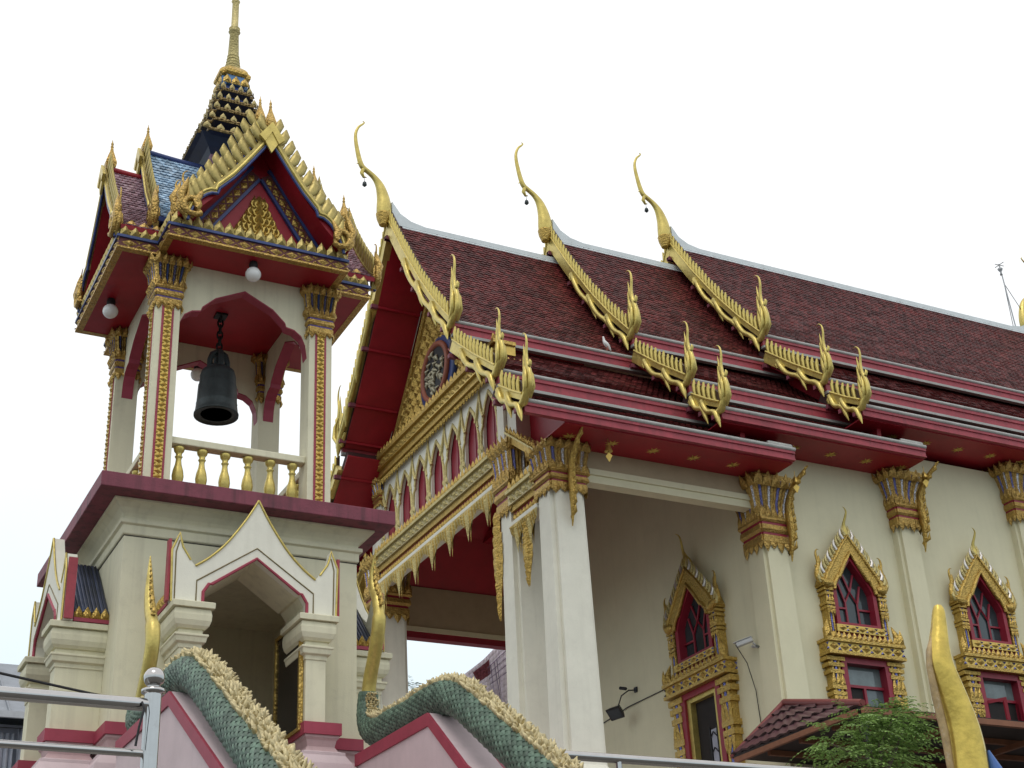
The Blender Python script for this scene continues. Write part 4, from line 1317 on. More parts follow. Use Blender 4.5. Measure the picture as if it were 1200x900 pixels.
ARCM = part_mesh("arcade_arch", ARC, [WHITE, GOLDP, mat("rose_plaster", (0.52, 0.36, 0.33), 0.7)])
PAN = MB()
PAN.fbox(g, -0.47, 0.47, 15.42, 17.2, -0.16, -0.10)
PAN.fbox(g, -0.03, 0.03, 15.42, 17.1, -0.10, -0.085)
PANM = part_mesh("red_panel", PAN, [REDWIN])
for k in range(-3, 4):
    o = put("arcade_arch", ARCM, Matrix.Translation((XA, YC + k * 0.97, 0)), TH)
    put("red_panel", PANM, Matrix.Translation((XA, YC + k * 0.97, 0)), o)
def lace(mb, f, a0, a1, z, nbig, hb, mi=1):
    n2 = nbig * 8
    mb.leaves(f.sub(0, 0, 0.02), a0, a1, z, -0.22 * hb, n2, 0.05, 0)
    q_ = nbig * 14
    for k in range(q_):
        ph = abs(((k + 0.5) / q_ * nbig) % 1 - 0.5) * 2
        h_ = hb * (0.30 + 0.42 * (1 - ph) ** 1.3)
        for dd in (0.03, 0.05):
            mb.leaf(f.sub(0, 0, dd), a0 + (k + 0.5 + (dd - 0.03) * 20) * (a1 - a0) / q_, z, (a1 - a0) / q_ * 1.5, -h_ * (1 if dd < 0.04 else 0.7), 0.05, k % 2)
    st = (a1 - a0) / nbig
    for k in range(nbig):
        c = a0 + (k + 0.5) * st
        for q, (w_, h) in enumerate(((0.44, 0.55), (0.30, 0.78), (0.17, 1.0))):
            mb.leaf(f.sub(0, 0, 0.0 + 0.02 * q), c, z, w_ * hb * 1.1, -h * hb, 0.08, mi if q != 1 else 0)
            mb.leaf(F(f.p(0, 0, -0.02), -f.u, f.v, -f.n), -c, z, w_ * hb * 1.1, -h * hb, 0.04, 0)
def pendant(mb, f, a, z0, z1):
    n = 9
    for k in range(n):
        t = k / n
        w_ = 0.10 + 0.26 * math.sin(math.pi * min(1, 0.15 + t * 0.95)) ** 1.5
        for sg in (-0.5, 0.0, 0.5):
            mb.leaf(f.sub(0, 0, 0.02 * (1 - abs(sg))), a + sg * w_ * 0.55, lerp(z0, z1, t), w_ * 0.75, (z1 - z0) / n * 1.8, 0.07, 0)
    mb.tube([f.p(a, z0, 0), f.p(a, lerp(z0, z1, 0.55), 0), f.p(a, z1, 0)], [0.045, 0.10, 0.006], 6)
XE = 13.80
def entab(name, a0, a1, z, nbig, hb):
    f = FX(XE, YC)
    m = MB()
    n = max(3, int((a1 - a0) / 0.27))
    m.fbox(f, a0, a1, z - 0.14, z + 0.10, -0.35, 0.08, 2)
    m.lozenges(f.sub(0, 0, 0.085), a0, a1, z - 0.13, z + 0.09, n, 0.045, 1)
    m.fbox(f, a0, a1, z + 0.10, z + 0.17, -0.35, 0.15, 1)
    m.leaves(f.sub(0, 0, 0.08), a0, a1, z + 0.17, 0.24, int(n * 1.5), 0.05, 0)
    m.fbox(f, a0, a1, z - 0.28, z - 0.14, -0.35, 0.02, 0)
    m.fbox(f, a0, a1, z - 0.50, z - 0.28, -0.35, -0.04, 3)
    m.leaves(f.sub(0, 0, -0.035), a0, a1, z - 0.48, 0.18, int(n * 2), 0.05, 0)
    m.fbox(f, a0, a1, z - 0.60, z - 0.50, -0.35, 0.03, 4)
    lace(m, f.sub(0, 0, 0.0), a0, a1, z - 0.60, nbig, hb)
    m.build(name, [GOLDR, GOLDP, mat("mosaic_band", (0.50, 0.42, 0.22), 0.35, 0.5, var=0.4, vscale=30, relief=(40, 0.6)), REDWIN, WHITE], TH)
entab("entablature", -3.45, 3.45, 15.08, 7, 0.80)
entab("entablature", 4.02, 5.18, 13.88, 2, 0.7)
entab("entablature", -5.18, -4.02, 13.88, 2, 0.7)
# panels over the small side bays and posts beside the arcade
for sg in (-1, 1):
    m = MB()
    f = FX(13.9, YC)
    m.fbox(f, *sorted((sg * 3.42, sg * 3.72)), 15.3, 17.4, -0.3, 0.03)
    m.fbox(f, *sorted((sg * 3.75, sg * 4.15)), 15.2, 16.3, -0.4, -0.05)
    m.fbox(f, *sorted((sg * 4.1, sg * 5.2)), 14.0, 14.55, -0.45, -0.12)
    m.build("side_panel", WHITE, TH)
for sg in (-1, 1):
    m = MB()
    capital(m, 14.05, YC + sg * 3.58, 16.75, 17.45, 0.20, 0.30, 3)
    m.build("post_capital", CAP_M, TH)
for sg in (-1, 1):
    m = MB()
    f = FX(13.85, YC)
    bf = F(f.p(sg * 4.05, 15.35), (f.u * sg * 0.80 - UP * 0.60).normalized(), UP, f.n)
    m.fbox(bf, 0, 1.6, -0.09, 0.09, -0.4, 0.1, 0)
    m.fbox(bf, 0, 1.6, 0.09, 0.14, -0.4, 0.16, 1)
    m.leaves(bf.sub(0, 0, 0.12), 0, 1.6, 0.14, 0.2, 8, 0.05, 0)
    m.build("sloping_cornice", [GOLDR, GOLDP], TH)

# porch columns
def bracket(mb, x, y, z1, reach, drop, n):
    """flame bracket: leaves the column face at y, rises outwards along n to z1"""
    n = V(n)
    side = n.cross(UP)
    o = V((x, y, 0))
    P = lambda a, z: o + n * a + UP * z
    pts = smooth([(0.03, z1 - drop), (0.09, z1 - drop * 0.82), (0.14, z1 - drop * 0.62), (0.12, z1 - drop * 0.45), (0.20, z1 - drop * 0.28), (reach * 0.6, z1 - drop * 0.12), (reach, z1)], 4)
    rr = smooth([(0.015,), (0.06,), (0.11,), (0.10,), (0.09,), (0.065,), (0.02,)], 4)
    mb.tube([P(*q) for q in pts], [q[0] for q in rr], 7, 0, flat=0.7, side=side)
    for t in range(3, len(pts) - 3, 2):
        a, z = pts[t]
        mb.tube([P(a, z), P(a + 0.12, z + 0.02), P(a + 0.15, z + 0.17)], [0.06, 0.05, 0.005], 5, 0, flat=0.7, side=side)
        mb.tube([P(a, z), P(a - 0.05, z - 0.04), P(a - 0.03, z - 0.18)], [0.05, 0.04, 0.005], 5, 0, flat=0.7, side=side)
for y, zc0, zc1 in ((24.54, 13.5, 14.57), (26.25, 13.75, 15.35), (33.75, 13.75, 15.35), (35.46, 13.5, 14.57)):
    m = MB()
    m.stack(14.2, y, [(0.56, 7.6), (0.56, 7.8), (0.47, 7.9), (0.455, 8.0), (0.40, zc0 + 0.05)], 0, 0.24, 0.82)
    c_ = m.build("column", WHITE, TH)
    m = MB()
    capital(m, 14.2, y, zc0, zc1, 0.41, 0.52, 4, ry=0.85)
    m.build("capital", CAP_M, c_)
    m = MB()
    if y in (24.54, 35.46):
        nn_ = (0, -1, 0) if y < 30 else (0, 1, 0)
        bracket(m, 14.2, y + nn_[1] * 0.36, 14.62, 0.75, 1.95, nn_)
    else:
        sg = 1 if y < 30 else -1
        pendant(m, FX(13.78, y), -sg * 0.0 if False else -sg * 0.40, zc0 + 0.1, 11.6)
    m.build("bracket" if y in (24.54, 35.46) else "pendant", GOLDR, c_)
    if y < 25 or y > 35:
        m = MB()
        sg = 1 if y < 30 else -1
        pendant(m, FX(13.80, y), -sg * 0.80, 13.2, 11.85)
        m.build("pendant", GOLDR, c_)
# porch beams and ceiling
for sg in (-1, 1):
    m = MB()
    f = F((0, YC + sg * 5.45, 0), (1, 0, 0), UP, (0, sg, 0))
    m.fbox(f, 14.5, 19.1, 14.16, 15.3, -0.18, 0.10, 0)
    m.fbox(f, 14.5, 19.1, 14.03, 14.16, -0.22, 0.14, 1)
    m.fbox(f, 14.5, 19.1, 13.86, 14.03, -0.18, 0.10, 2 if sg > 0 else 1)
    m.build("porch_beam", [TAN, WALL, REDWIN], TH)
for sg in (-1, 1):
    m = MB()
    m.prism(F((0, YC, 0), (0, sg, 0), UP, (1, 0, 0)), [(5.34, 15.28), (5.36, 15.34), (4.5, 16.72), (4.44, 16.70)], 14.4, 19.08)
    m.build("porch_ceiling", SOFFIT, TH)
for x in (15.6, 17.4):
    m = MB()
    m.box((x, 25.3, 16.52), (x + 0.2, 34.7, 16.75))
    m.build("tie_beam", SOFFIT, TH)

# corner pier and wall pilasters with capitals and brackets
PILS = [(19.38, 24.62, 0.36, 13.0, 14.57, 0.60), (23.24, 24.46, 0.33, 13.95, 15.27, 0.56), (27.05, 24.46, 0.33, 14.66, 16.03, 0.56), (30.85, 24.46, 0.33, 14.66, 16.03, 0.56), (34.6, 24.46, 0.33, 14.66, 16.03, 0.56)]
for i, (x, y, hw, z0, z1, w1) in enumerate(PILS):
    m = MB()
    if i == 0:
        m.stack(x, y, [(hw + 0.12, 7.6), (hw + 0.10, 8.0), (hw + 0.03, 8.05), (hw - 0.02, z0 + 0.05)], 0, 0.22)
    else:
        m.stack(x, y, [(hw + 0.10, 7.6), (hw + 0.08, 8.0), (hw + 0.02, 8.05), (hw - 0.02, z0 + 0.05)], 0, 0.24, 0.7)
    p_ = m.build("pilaster", WALL, TH)
    m = MB()
    capital(m, x, y, z0, z1, hw * 0.98, w1, 4, ry=1.0 if i == 0 else 0.85)
    m.build("capital", CAP_M, p_)
    m = MB()
    bracket(m, x + 0.30, y - hw * (1 if i == 0 else 0.75) - 0.02, z1 + 0.05, 0.80, 2.0, (0.25, -0.97, 0))
    m.build("bracket", GOLDR, p_)

# ornate windows and door
def colonnette(mb, f, a, hw, b0, b1, c1, mir=True):
    H = b1 - b0
    mb.fbox(f, a - hw * 0.8, a + hw * 0.8, b0, b1, 0.0, c1 * 0.75, 0)
    for k, (dx) in enumerate((-0.45, 0.0, 0.45)):
        mb.tube([f.p(a + dx * hw * 1.2, b0, c1 * 0.78), f.p(a + dx * hw * 1.2, b1, c1 * 0.78)], hw * 0.24, 6, 2 if (k == 1 and mir) else 0)
    for t, s_ in ((0.0, 1.2), (0.55, 1.1), (0.62, 1.15), (0.80, 1.15), (0.88, 1.3), (0.95, 1.5)):
        z = b0 + t * H
        mb.fbox(f, a - hw * s_, a + hw * s_, z, z + 0.045 * H, 0.0, c1 * (0.85 + 0.12 * s_), 0)
    mb.leaves(f.sub(0, 0, c1 * 0.98), a - hw * 1.1, a + hw * 1.1, b0 + 0.66 * H, 0.15 * H, 3, 0.03, 0)
    mb.leaves(f.sub(0, 0, c1 * 0.98), a - hw * 1.1, a + hw * 1.1, b0 + 0.54 * H, -0.12 * H, 3, 0.03, 0)
def ornate(f, sx, low, door=False, opened=False):
    """f: axis on the wall face, b = 0 at the underside of the entablature"""
    g = MB()
    A = 1.05 * sx
    for sg in (-1, 1):
        colonnette(g, f, sg * 0.82 * sx, 0.16 * sx, low, -0.02, 0.24)
        colonnette(g, f, sg * 0.74 * sx, 0.10 * sx, 0.36, 1.62, 0.26)
    g.fbox(f, -A, A, 0.0, 0.07, -0.02, 0.36, 0)
    g.fbox(f, -A * 0.98, A * 0.98, 0.07, 0.28, -0.02, 0.31, 1)
    g.lozenges(f.sub(0, 0, 0.312), -A * 0.97, A * 0.97, 0.08, 0.27, 7, 0.05, 0, 2)
    for sg in (-1, 1):
        fs = F(f.p(sg * A * 0.98, 0, 0.15), f.n * -sg, f.v, f.u * sg)
        g.lozenges(fs.sub(0, 0, 0.003), -0.15, 0.15, 0.08, 0.27, 1, 0.04, 0, 2)
    g.fbox(f, -A * 1.02, A * 1.02, 0.28, 0.35, -0.02, 0.37, 0)
    g.leaves(f.sub(0, 0, 0.33), -A, A, 0.35, 0.17, 15, 0.04, 0)
    for sg in (-1, 1):
        g.leaf(f.sub(0, 0, 0.34), sg * A * 0.95, 0.35, 0.16, 0.36, 0.06, 0)
        g.tube([f.p(sg * 0.95 * sx, 0.35, 0.25), f.p(sg * 0.97 * sx, 0.55, 0.25), f.p(sg * 0.88 * sx, 0.80, 0.22)], [0.10, 0.09, 0.01], 6, 0)
    g.fbox(f, -0.66 * sx, 0.66 * sx, 0.35, 0.54, -0.02, 0.20, 3)
    g.leaves(f.sub(0, 0, 0.205), -0.62 * sx, 0.62 * sx, 0.36, 0.17, 7, 0.05, 4)
    g.fbox(f, -0.68 * sx, 0.68 * sx, 0.54, 0.70, -0.02, 0.28, 1)
    g.lozenges(f.sub(0, 0, 0.282), -0.66 * sx, 0.66 * sx, 0.55, 0.69, 5, 0.04, 0, 2)
    # pointed arch band
    inn = [(-0.58, 1.50), (-0.56, 1.62), (-0.45, 1.80), (-0.40, 1.80), (-0.20, 2.13), (0.0, 2.42)]
    outr = [(-0.92, 1.60), (-0.82, 1.84), (-0.58, 2.15), (-0.30, 2.53), (0.0, 2.90)]
    ii = [(a * sx, b) for a, b in inn] + [(-a * sx, b) for a, b in inn[::-1][1:]]
    oo = [(a * sx, b) for a, b in outr] + [(-a * sx, b) for a, b in outr[::-1][1:]]
    g.prism(f, oo + ii[::-1], 0.02, 0.26, 0)
    g.tube([f.p(a, b, 0.26) for a, b in ii], 0.05, 6, 0)
    om = [(a * 0.86, lerp(b, 2.1, 0.10)) for a, b in oo]
    g.tube([f.p(a, b, 0.26) for a, b in om], 0.04, 6, 0)
    for sg in (-1, 1):
        flame(g, F(f.p(sg * 0.84 * sx, 1.62, 0.20), f.u * sg, f.v, f.n), 0.80, 0, 1.0, 2.0)
        g.tube([f.p(sg * 0.62 * sx, 1.62, 0.24), f.p(sg * 0.76 * sx, 1.60, 0.26), f.p(sg * 0.92 * sx, 1.70, 0.24)], [0.07, 0.12, 0.05], 7, 0)
    win = g.build("ornate_door" if door else "ornate_window", [GOLDR, GOLD, MIRRORB, REDWIN, mat("pale_lotus", (0.62, 0.50, 0.42), 0.5)], TH)
    fin = MB()
    for sg in (-1, 1):
        for k in range(13):
            t = (k + 0.5) / 13
            a, b, (da, db) = along([(abs(p), q) for p, q in outr][::-1], t)
            o = f.p(sg * a * sx, b - 0.02, 0.15)
            o = o + f.n * 0.09
            fin.tube([o, o + f.u * sg * 0.06 + f.v * 0.11, o + f.u * sg * 0.03 + f.v * 0.25], [0.045, 0.042, 0.008], 5, 1 if k % 3 == 1 else 0)
    fin.build("gable_fin", [GOLDP, mat("silvered_fin", (0.66, 0.62, 0.58), 0.3, 0.6)], win)
    tp = MB()
    tip = smooth([(0.0, 2.70, 0.06), (0.0, 2.84, 0.12), (0.01, 2.97, 0.105), (0.0, 3.08, 0.06), (-0.01, 3.20, 0.035), (0.02, 3.36, 0.028), (0.03, 3.5, 0.02), (-0.03, 3.58, 0.012), (-0.08, 3.60, 0.004)], 3)
    kk = 0.86 if not door else 1.08
    lean = -0.25 if door else 0.0
    tp.tube([f.p(a * sx, 2.70 + (b - 2.70) * kk, 0.15 + 0.30 * max(0, b - 2.9)) for a, b, r in tip], [r for a, b, r in tip], 8)
    tp.build("gable_tip", GOLDY, win)
    # red joinery and panes of the upper light
    r_ = MB()
    arch = [(-0.60 * sx, 0.70), (-0.60 * sx, 1.58), (-0.50 * sx, 1.76), (0.0, 2.46), (0.50 * sx, 1.76), (0.60 * sx, 1.58), (0.60 * sx, 0.70)]
    ai = [(-0.50 * sx, 0.78), (-0.50 * sx, 1.52), (-0.42 * sx, 1.68), (0.0, 2.26), (0.42 * sx, 1.68), (0.50 * sx, 1.52), (0.50 * sx, 0.78)]
    n = len(arch)
    for k in range(n):
        j = (k + 1) % n
        q = [arch[k], arch[j], ai[j], ai[k]]
        r_.prism(f, q, 0.0, 0.22)
    for ln in ([(-0.17, 0.78), (-0.17, 1.30), (0.0, 1.56), (0.17, 1.30), (0.17, 0.78)], [(-0.17, 1.30), (-0.30, 1.72)], [(0.17, 1.30), (0.30, 1.72)], [(0.0, 1.56), (0.0, 1.60)], [(-0.50, 1.16), (-0.17, 1.16)], [(0.17, 1.16), (0.50, 1.16)], [(0.0, 1.56), (-0.16, 1.98)], [(0.0, 1.56), (0.16, 1.98)]):
        r_.tube([f.p(a * sx, b, 0.05) for a, b in ln], 0.028, 4, 0, sm=False)
    r_.build("arched_frame", REDWIN, win)
    p_ = MB()
    p_.prism(f, ai, 0.004, 0.02)
    p_.build("arched_pane", GLASS, win)
    # lower opening
    r_ = MB()
    for sg in (-1, 1):
        r_.fbox(f, *sorted((sg * 0.52 * sx, sg * 0.66 * sx)), low, -0.005, -0.02, 0.22)
    r_.fbox(f, -0.52 * sx, 0.52 * sx, -0.14, -0.005, -0.02, 0.22)
    if not door:
        r_.fbox(f, -0.52 * sx, 0.52 * sx, -0.62, -0.56, 0.0, 0.07)
        if not opened:
            r_.fbox(f, -0.03, 0.03, low, -0.62, 0.0, 0.07)
        r_.build("lower_frame", REDWIN, win)
        p_ = MB()
        p_.fbox(f, -0.52 * sx, 0.52 * sx, -0.56, -0.14, 0.005, 0.015)
        p_.build("transom_pane", mat("sky_glass", (0.16, 0.20, 0.20), 0.08, var=0.4, vscale=1.5, spec=0.7), win)
        p_ = MB()
        if opened:
            p_.fbox(f, -0.52 * sx, 0.52 * sx, low, -0.62, 0.005, 0.012)
            p_.build("dark_opening", DARK, win)
            for sg, wd in ((-1, 0.5), (1, 0.12)):
                o_ = MB()
                h = F(f.p(sg * 0.50 * sx, 0, 0.1), (f.u * -sg * 0.45 + f.n * 0.89).normalized(), f.v, f.n)
                o_.fbox(h, 0.0, 0.07, low, -0.66, -0.02, 0.02)
                o_.fbox(h, wd - 0.07, wd, low, -0.66, -0.02, 0.02)
                o_.fbox(h, 0.07, wd - 0.07, -0.73, -0.66, -0.02, 0.02)
                cs = o_.build("casement", REDWIN, win, "red casement standing open")
        else:
            p_.fbox(f, -0.52 * sx, -0.03, low, -0.62, 0.005, 0.015)
            p_.build("dark_pane", DARK, win)
            p_ = MB()
            p_.fbox(f, 0.03, 0.52 * sx, low, -0.62, 0.005, 0.015)
            p_.build("lower_pane", mat("blue_grey_glass", (0.10, 0.13, 0.14), 0.08, var=0.4, vscale=1.5, spec=0.7), win)
    else:
        r_.build("lower_frame", REDWIN, win)
        p_ = MB()
        for sg in (-1, 1):
            p_.fbox(f, *sorted((sg * 0.40 * sx, sg * 0.52 * sx)), low, -0.14, 0.0, 0.16)
        p_.fbox(f, -0.40 * sx, 0.40 * sx, -0.24, -0.14, 0.0, 0.16)
        p_.build("gold_door_frame", GOLDY, win)
        p_ = MB()
        p_.fbox(f, -0.40 * sx, 0.40 * sx, low, -0.24, 0.005, 0.015)
        p_.build("door_opening", DARK, win)
        p_ = MB()
        for a in (-0.02, 0.26):
            p_.fbox(f, a, a + 0.025, low, -0.9, 0.02, 0.05)
        for b in (-1.15, -1.5, -1.85):
            p_.tube([f.p(-0.02, b, 0.04), f.p(0.12, b + 0.14, 0.04), f.p(0.27, b, 0.04)], 0.015, 5)
        p_.build("iron_grille", IRON, win)
        p_ = MB()
        p_.fbox(f, 0.02, 0.38, low, -0.95, 0.016, 0.019)
        p_.build("pale_curtain", SHEET, win)
        p_ = MB()
        for sg in (-1, 1):
            p_.fbox(f, *sorted((sg * 0.62 * sx, sg * 1.05 * sx)), low, low + 0.4, 0, 0.34)
        p_.build("door_pedestal", GOLDR, win)
    return win
ornate(FY(21.33, YW, 10.62), 1.0, -1.9)
ornate(FY(25.17, YW, 10.64), 1.0, -1.9, opened=True)
ornate(FY(29.0, YW, 10.64), 1.0, -1.9)
ornate(FX(19.1, 27.08, 10.55), 1.18, -2.9, door=True)
# ------------------------------------------------------------------ stair parapets and nagas
def parapet(x0, x1, top, label):
    """top: (y, z) from the tower towards the viewer"""
    t = thing("stair_parapet", label, "parapet", ((x0 + x1) / 2, top[0][0], 0.0), "stair parapets")
    f = F((0, 0, 0), (0, 1, 0), UP, (-1, 0, 0))
    pts = list(top)
    m = MB()
    m.prism(f, [(pts[0][0], 0.3)] + [(a, b - 0.02) for a, b in pts] + [(pts[-1][0], 0.3)], -x1, -x0)
    m.build("parapet_wall", PINKL, t)
    # crimson coping strips along both faces
    c = MB()
    for x, s_ in ((x0, -1), (x1, 1)):
        for (a, b) in zip(pts, pts[1:]):
            c.prism(f, [a, b, (b[0], b[1] - 0.17), (a[0], a[1] - 0.17)], -(x + s_ * 0.025), -(x - s_ * 0.01))
    c.build("coping_strip", REDBAND, t)
    c = MB()
    for (a, b) in zip(pts, pts[1:]):
        c.prism(f, [a, b, (b[0], b[1] - 0.05), (a[0], a[1] - 0.05)], -(x1 - 0.012), -(x0 + 0.012))
    c.build("coping_top", PINKL, t)
    return t
parapet(4.44, 4.92, [(19.80, 6.62), (17.20, 6.60), (14.9, 5.18), (8.6, 1.35)], "pink stair parapet with crimson edges under the left naga, behind the railing post")
parapet(7.82, 8.30, [(19.80, 6.66), (17.28, 6.62), (16.2, 5.72), (8.6, 1.10)], "pink stair parapet with crimson edges under the right naga, below the temple column")

def naga(x, body, tail, label, xs):
    """body: (y, z, r) from the tail bend down the stairs; tail: golden upright tail"""
    t = thing("naga", label, "statue", (x, body[0][0], body[0][1] - 0.3), "green scaled nagas along the stairs")
    pb = smooth(body, 6)
    P3 = [V((x, y, z)) for y, z, r in pb]
    rr = [r for y, z, r in pb]
    m = MB()
    m.tube(P3, [r * 0.97 for r in rr], 18, 0, side=(1, 0, 0))
    bd = m.build("body", GREENB, t)
    # overlapping scales
    sc = MB()
    cr = MB()
    s_, row = 0.0, 0
    dist = [0.0]
    for a, b in zip(P3, P3[1:]):
        dist.append(dist[-1] + (b - a).length)
    def at(d):
        d = min(max(d, 0), dist[-1])
        for i in range(len(dist) - 1):
            if d <= dist[i + 1]:
                k = (d - dist[i]) / max(1e-6, dist[i + 1] - dist[i])
                return P3[i].lerp(P3[i + 1], k), lerp(rr[i], rr[i + 1], k), (P3[i + 1] - P3[i]).normalized()
        return P3[-1], rr[-1], (P3[-1] - P3[-2]).normalized()
    side = V((1, 0, 0))
    while s_ < dist[-1]:
        p, r, tg = at(s_)
        nrm = side.cross(tg).normalized()
        if nrm.z < 0 and abs(tg.z) < 0.9:
            nrm = -nrm
        st = 0.078 * (0.6 + r / 0.55)
        nsc = 20
        for k in range(nsc):
            a = (k + (0.5 if row % 2 else 0)) * 2 * math.pi / nsc
            hw = math.pi / nsc * 1.05
            def q(da, dd, lift):
                pp, r2, t2 = at(s_ + dd)
                n2 = side.cross(t2).normalized()
                ang = a + da
                return pp + (side * math.cos(ang) + n2 * math.sin(ang)) * (r2 * 0.97 + lift)
            L = st * 1.55
            lf = r * 0.07 * random.uniform(0.75, 1.2)
            vs = [q(-hw, 0, 0.003), q(hw, 0, 0.003), q(hw * 0.9, L * 0.6, lf * 0.6), q(0, L, lf * 0.55), q(-hw * 0.9, L * 0.6, lf * 0.6), q(0, L * 0.45, lf * 1.15)]
            sc.add(vs, [(0, 1, 5), (1, 2, 5), (2, 3, 5), (3, 4, 5), (4, 0, 5)], 0)
        s_ += st
        row += 1
    stuff(sc.build("scales", GREEN, bd))
    # gilded crest of small flames along the back
    s_ = 0.05
    rg = random.Random(int(x * 10))
    while s_ < dist[-1]:
        p, r, tg = at(s_)
        n2 = side.cross(tg).normalized()
        if n2.z < 0:
            n2 = -n2
        if abs(tg.z) > 0.85:
            n2 = V((0, -1, 0))
        back = -tg
        for kx in (-1.3, -0.65, 0.0, 0.65, 1.3):
            w_ = r * 0.28 * kx
            b0 = p + n2 * (r * (0.99 - 0.045 * abs(kx))) + side * w_
            h = r * rg.uniform(0.18, 0.40) * (1.25 if abs(kx) < 1 else 0.8)
            j = side * (0.24 * r * rg.uniform(-1, 1)) + side * (w_ * 0.35)
            cr.tube([b0 - n2 * 0.02, b0 + n2 * h * 0.5 + j * 0.6 - back * r * 0.06, b0 + n2 * h * 0.9 + j - back * r * rg.uniform(-0.25, 0.2)], [r * 0.12, r * 0.115, r * 0.03], 5, 0)
        s_ += r * 0.21
    stuff(cr.build("crest", CREST, bd))
    # golden tail
    pt = smooth(tail, 5)
    rg0 = random.Random(4)
    n0 = len(pt)
    m = MB()
    m.tube([V((x, y, z)) for y, z, r in pt], [r * (0.80 if i < n0 * 0.45 else 0.66) for i, (y, z, r) in enumerate(pt)], 14, 0, side=(1, 0, 0), flat=0.9)
    n = len(pt)
    for i in range(int(n * 0.3), n - 2):
        y, z, r = pt[i]
        for sg, ln in ((-1, 0.9), (1, 0.6)):
            if (i + (1 if sg > 0 else 0)) % 2 or (sg > 0 and i < n * 0.5):
                continue
            o = V((x, y - sg * r * 0.85, z))
            d = V((0, -sg, 0))
            m.tube([o, o + d * r * 0.18 + UP * r * 0.4, o + d * r * rg0.uniform(0.0, 0.35) * ln + UP * r * 1.3 * ln], [r * 0.32, r * 0.26, r * 0.04], 6, 1)
    m.build("tail", [GOLDY, GOLDR], t)
    return t
naga(4.66, [(19.52, 7.10, 0.15), (19.58, 6.95, 0.175), (19.45, 6.80, 0.20), (19.05, 6.76, 0.22), (18.5, 6.82, 0.21), (17.9, 6.87, 0.22), (17.35, 6.85, 0.225), (16.8, 6.70, 0.23), (16.2, 6.37, 0.235), (15.5, 5.92, 0.24), (14.7, 5.41, 0.245), (13.6, 4.72, 0.25), (11.8, 3.62, 0.26), (10.0, 2.5, 0.25)],
     [(19.55, 6.98, 0.15), (19.40, 7.22, 0.145), (19.24, 7.50, 0.135), (19.14, 7.80, 0.135), (19.20, 8.05, 0.14), (19.38, 8.32, 0.135), (19.50, 8.60, 0.11), (19.54, 8.85, 0.075), (19.57, 9.05, 0.04), (19.58, 9.18, 0.012)],
     "green naga with a golden tail, left of the arched tower entrance", 0)
naga(8.06, [(19.92, 7.62, 0.14), (19.95, 7.35, 0.16), (19.82, 7.08, 0.19), (19.45, 6.92, 0.215), (18.95, 6.90, 0.225), (18.4, 6.88, 0.215), (17.8, 6.87, 0.225), (17.2, 6.82, 0.23), (16.7, 6.63, 0.235), (16.1, 6.24, 0.24), (15.35, 5.74, 0.25), (14.4, 5.10, 0.255), (13.2, 4.33, 0.26), (11.6, 3.33, 0.26), (10.0, 2.3, 0.26)],
     [(19.93, 7.55, 0.145), (19.86, 7.80, 0.14), (19.72, 8.05, 0.135), (19.58, 8.32, 0.14), (19.50, 8.62, 0.14), (19.56, 8.90, 0.13), (19.70, 9.12, 0.115), (19.74, 9.35, 0.085), (19.68, 9.55, 0.045), (19.62, 9.70, 0.012)],
     "green naga with a golden tail, right of the arched entrance, before the temple", 0)

# ------------------------------------------------------------------ steel railings
t = thing("steel_railing", "polished steel railing with a ball topped post at the lower left", "railing", (1.97, 8.0, 2.9))
m = MB()
m.tube([(1.97, 8.0, 2.9), (1.97, 8.0, 3.90)], 0.046, 16)
post = m.build("post", STEEL, t)
m = MB()
m.lathe([(0.035, 0.0), (0.065, 0.012), (0.065, 0.03), (0.035, 0.045)] + [(max(0.001, 0.058 * math.sin(a)), 0.098 - 0.058 * math.cos(a)) for a in [0.5 + q * (math.pi - 0.5) / 10 for q in range(11)]], (1.97, 8.0, 3.895), 20)
m.build("ball_cap", STEEL, post)
m = MB()
m.tube([(-3.2, 8.0, 3.86), (1.95, 8.0, 3.84)], 0.036, 14)
m.build("top_rail", STEEL, t)
m = MB()
m.tube([(-3.2, 8.0, 3.60), (1.95, 8.0, 3.575)], 0.021, 12)
m.build("middle_rail", STEEL, t)
m = MB()
m.tube([(-3.2, 8.0, 2.9), (-3.2, 8.0, 3.9)], 0.055, 12)
m.build("post", STEEL, t)
m = MB()
m.tube([(1.90, 7.95, 3.84), (1.91, 7.93, 3.80), (1.89, 7.94, 3.70), (1.88, 7.95, 3.60)], 0.007, 5)
m.build("tied_cord", RUBBER, t)
t = thing("steel_railing", "long steel handrail in front of the temple columns at the bottom edge", "railing", (10.5, 16.0, 4.9))
m = MB()
m.tube([(8.62, 16.0, 5.86), (14.0, 16.0, 5.875)], 0.058, 14)
m.build("top_rail", STEEL, t)
for x in (9.83, 13.7):
    m = MB()
    m.tube([(x, 16.0, 4.9), (x, 16.0, 5.84)], 0.04, 12)
    m.build("post", STEEL, t)
m = MB()
m.tube([(8.62, 16.0, 5.40), (14.0, 16.0, 5.40)], 0.035, 12)
m.build("middle_rail", STEEL, t)
m = MB()
m.box((8.55, 15.7, 0.004), (46.0, 19.99, 4.9))
struct(m.build("lower_terrace", CONC))
m = MB()
m.box((-3.5, 7.8, 0.004), (2.2, 12.0, 2.9))
struct(m.build("side_terrace", CONC))

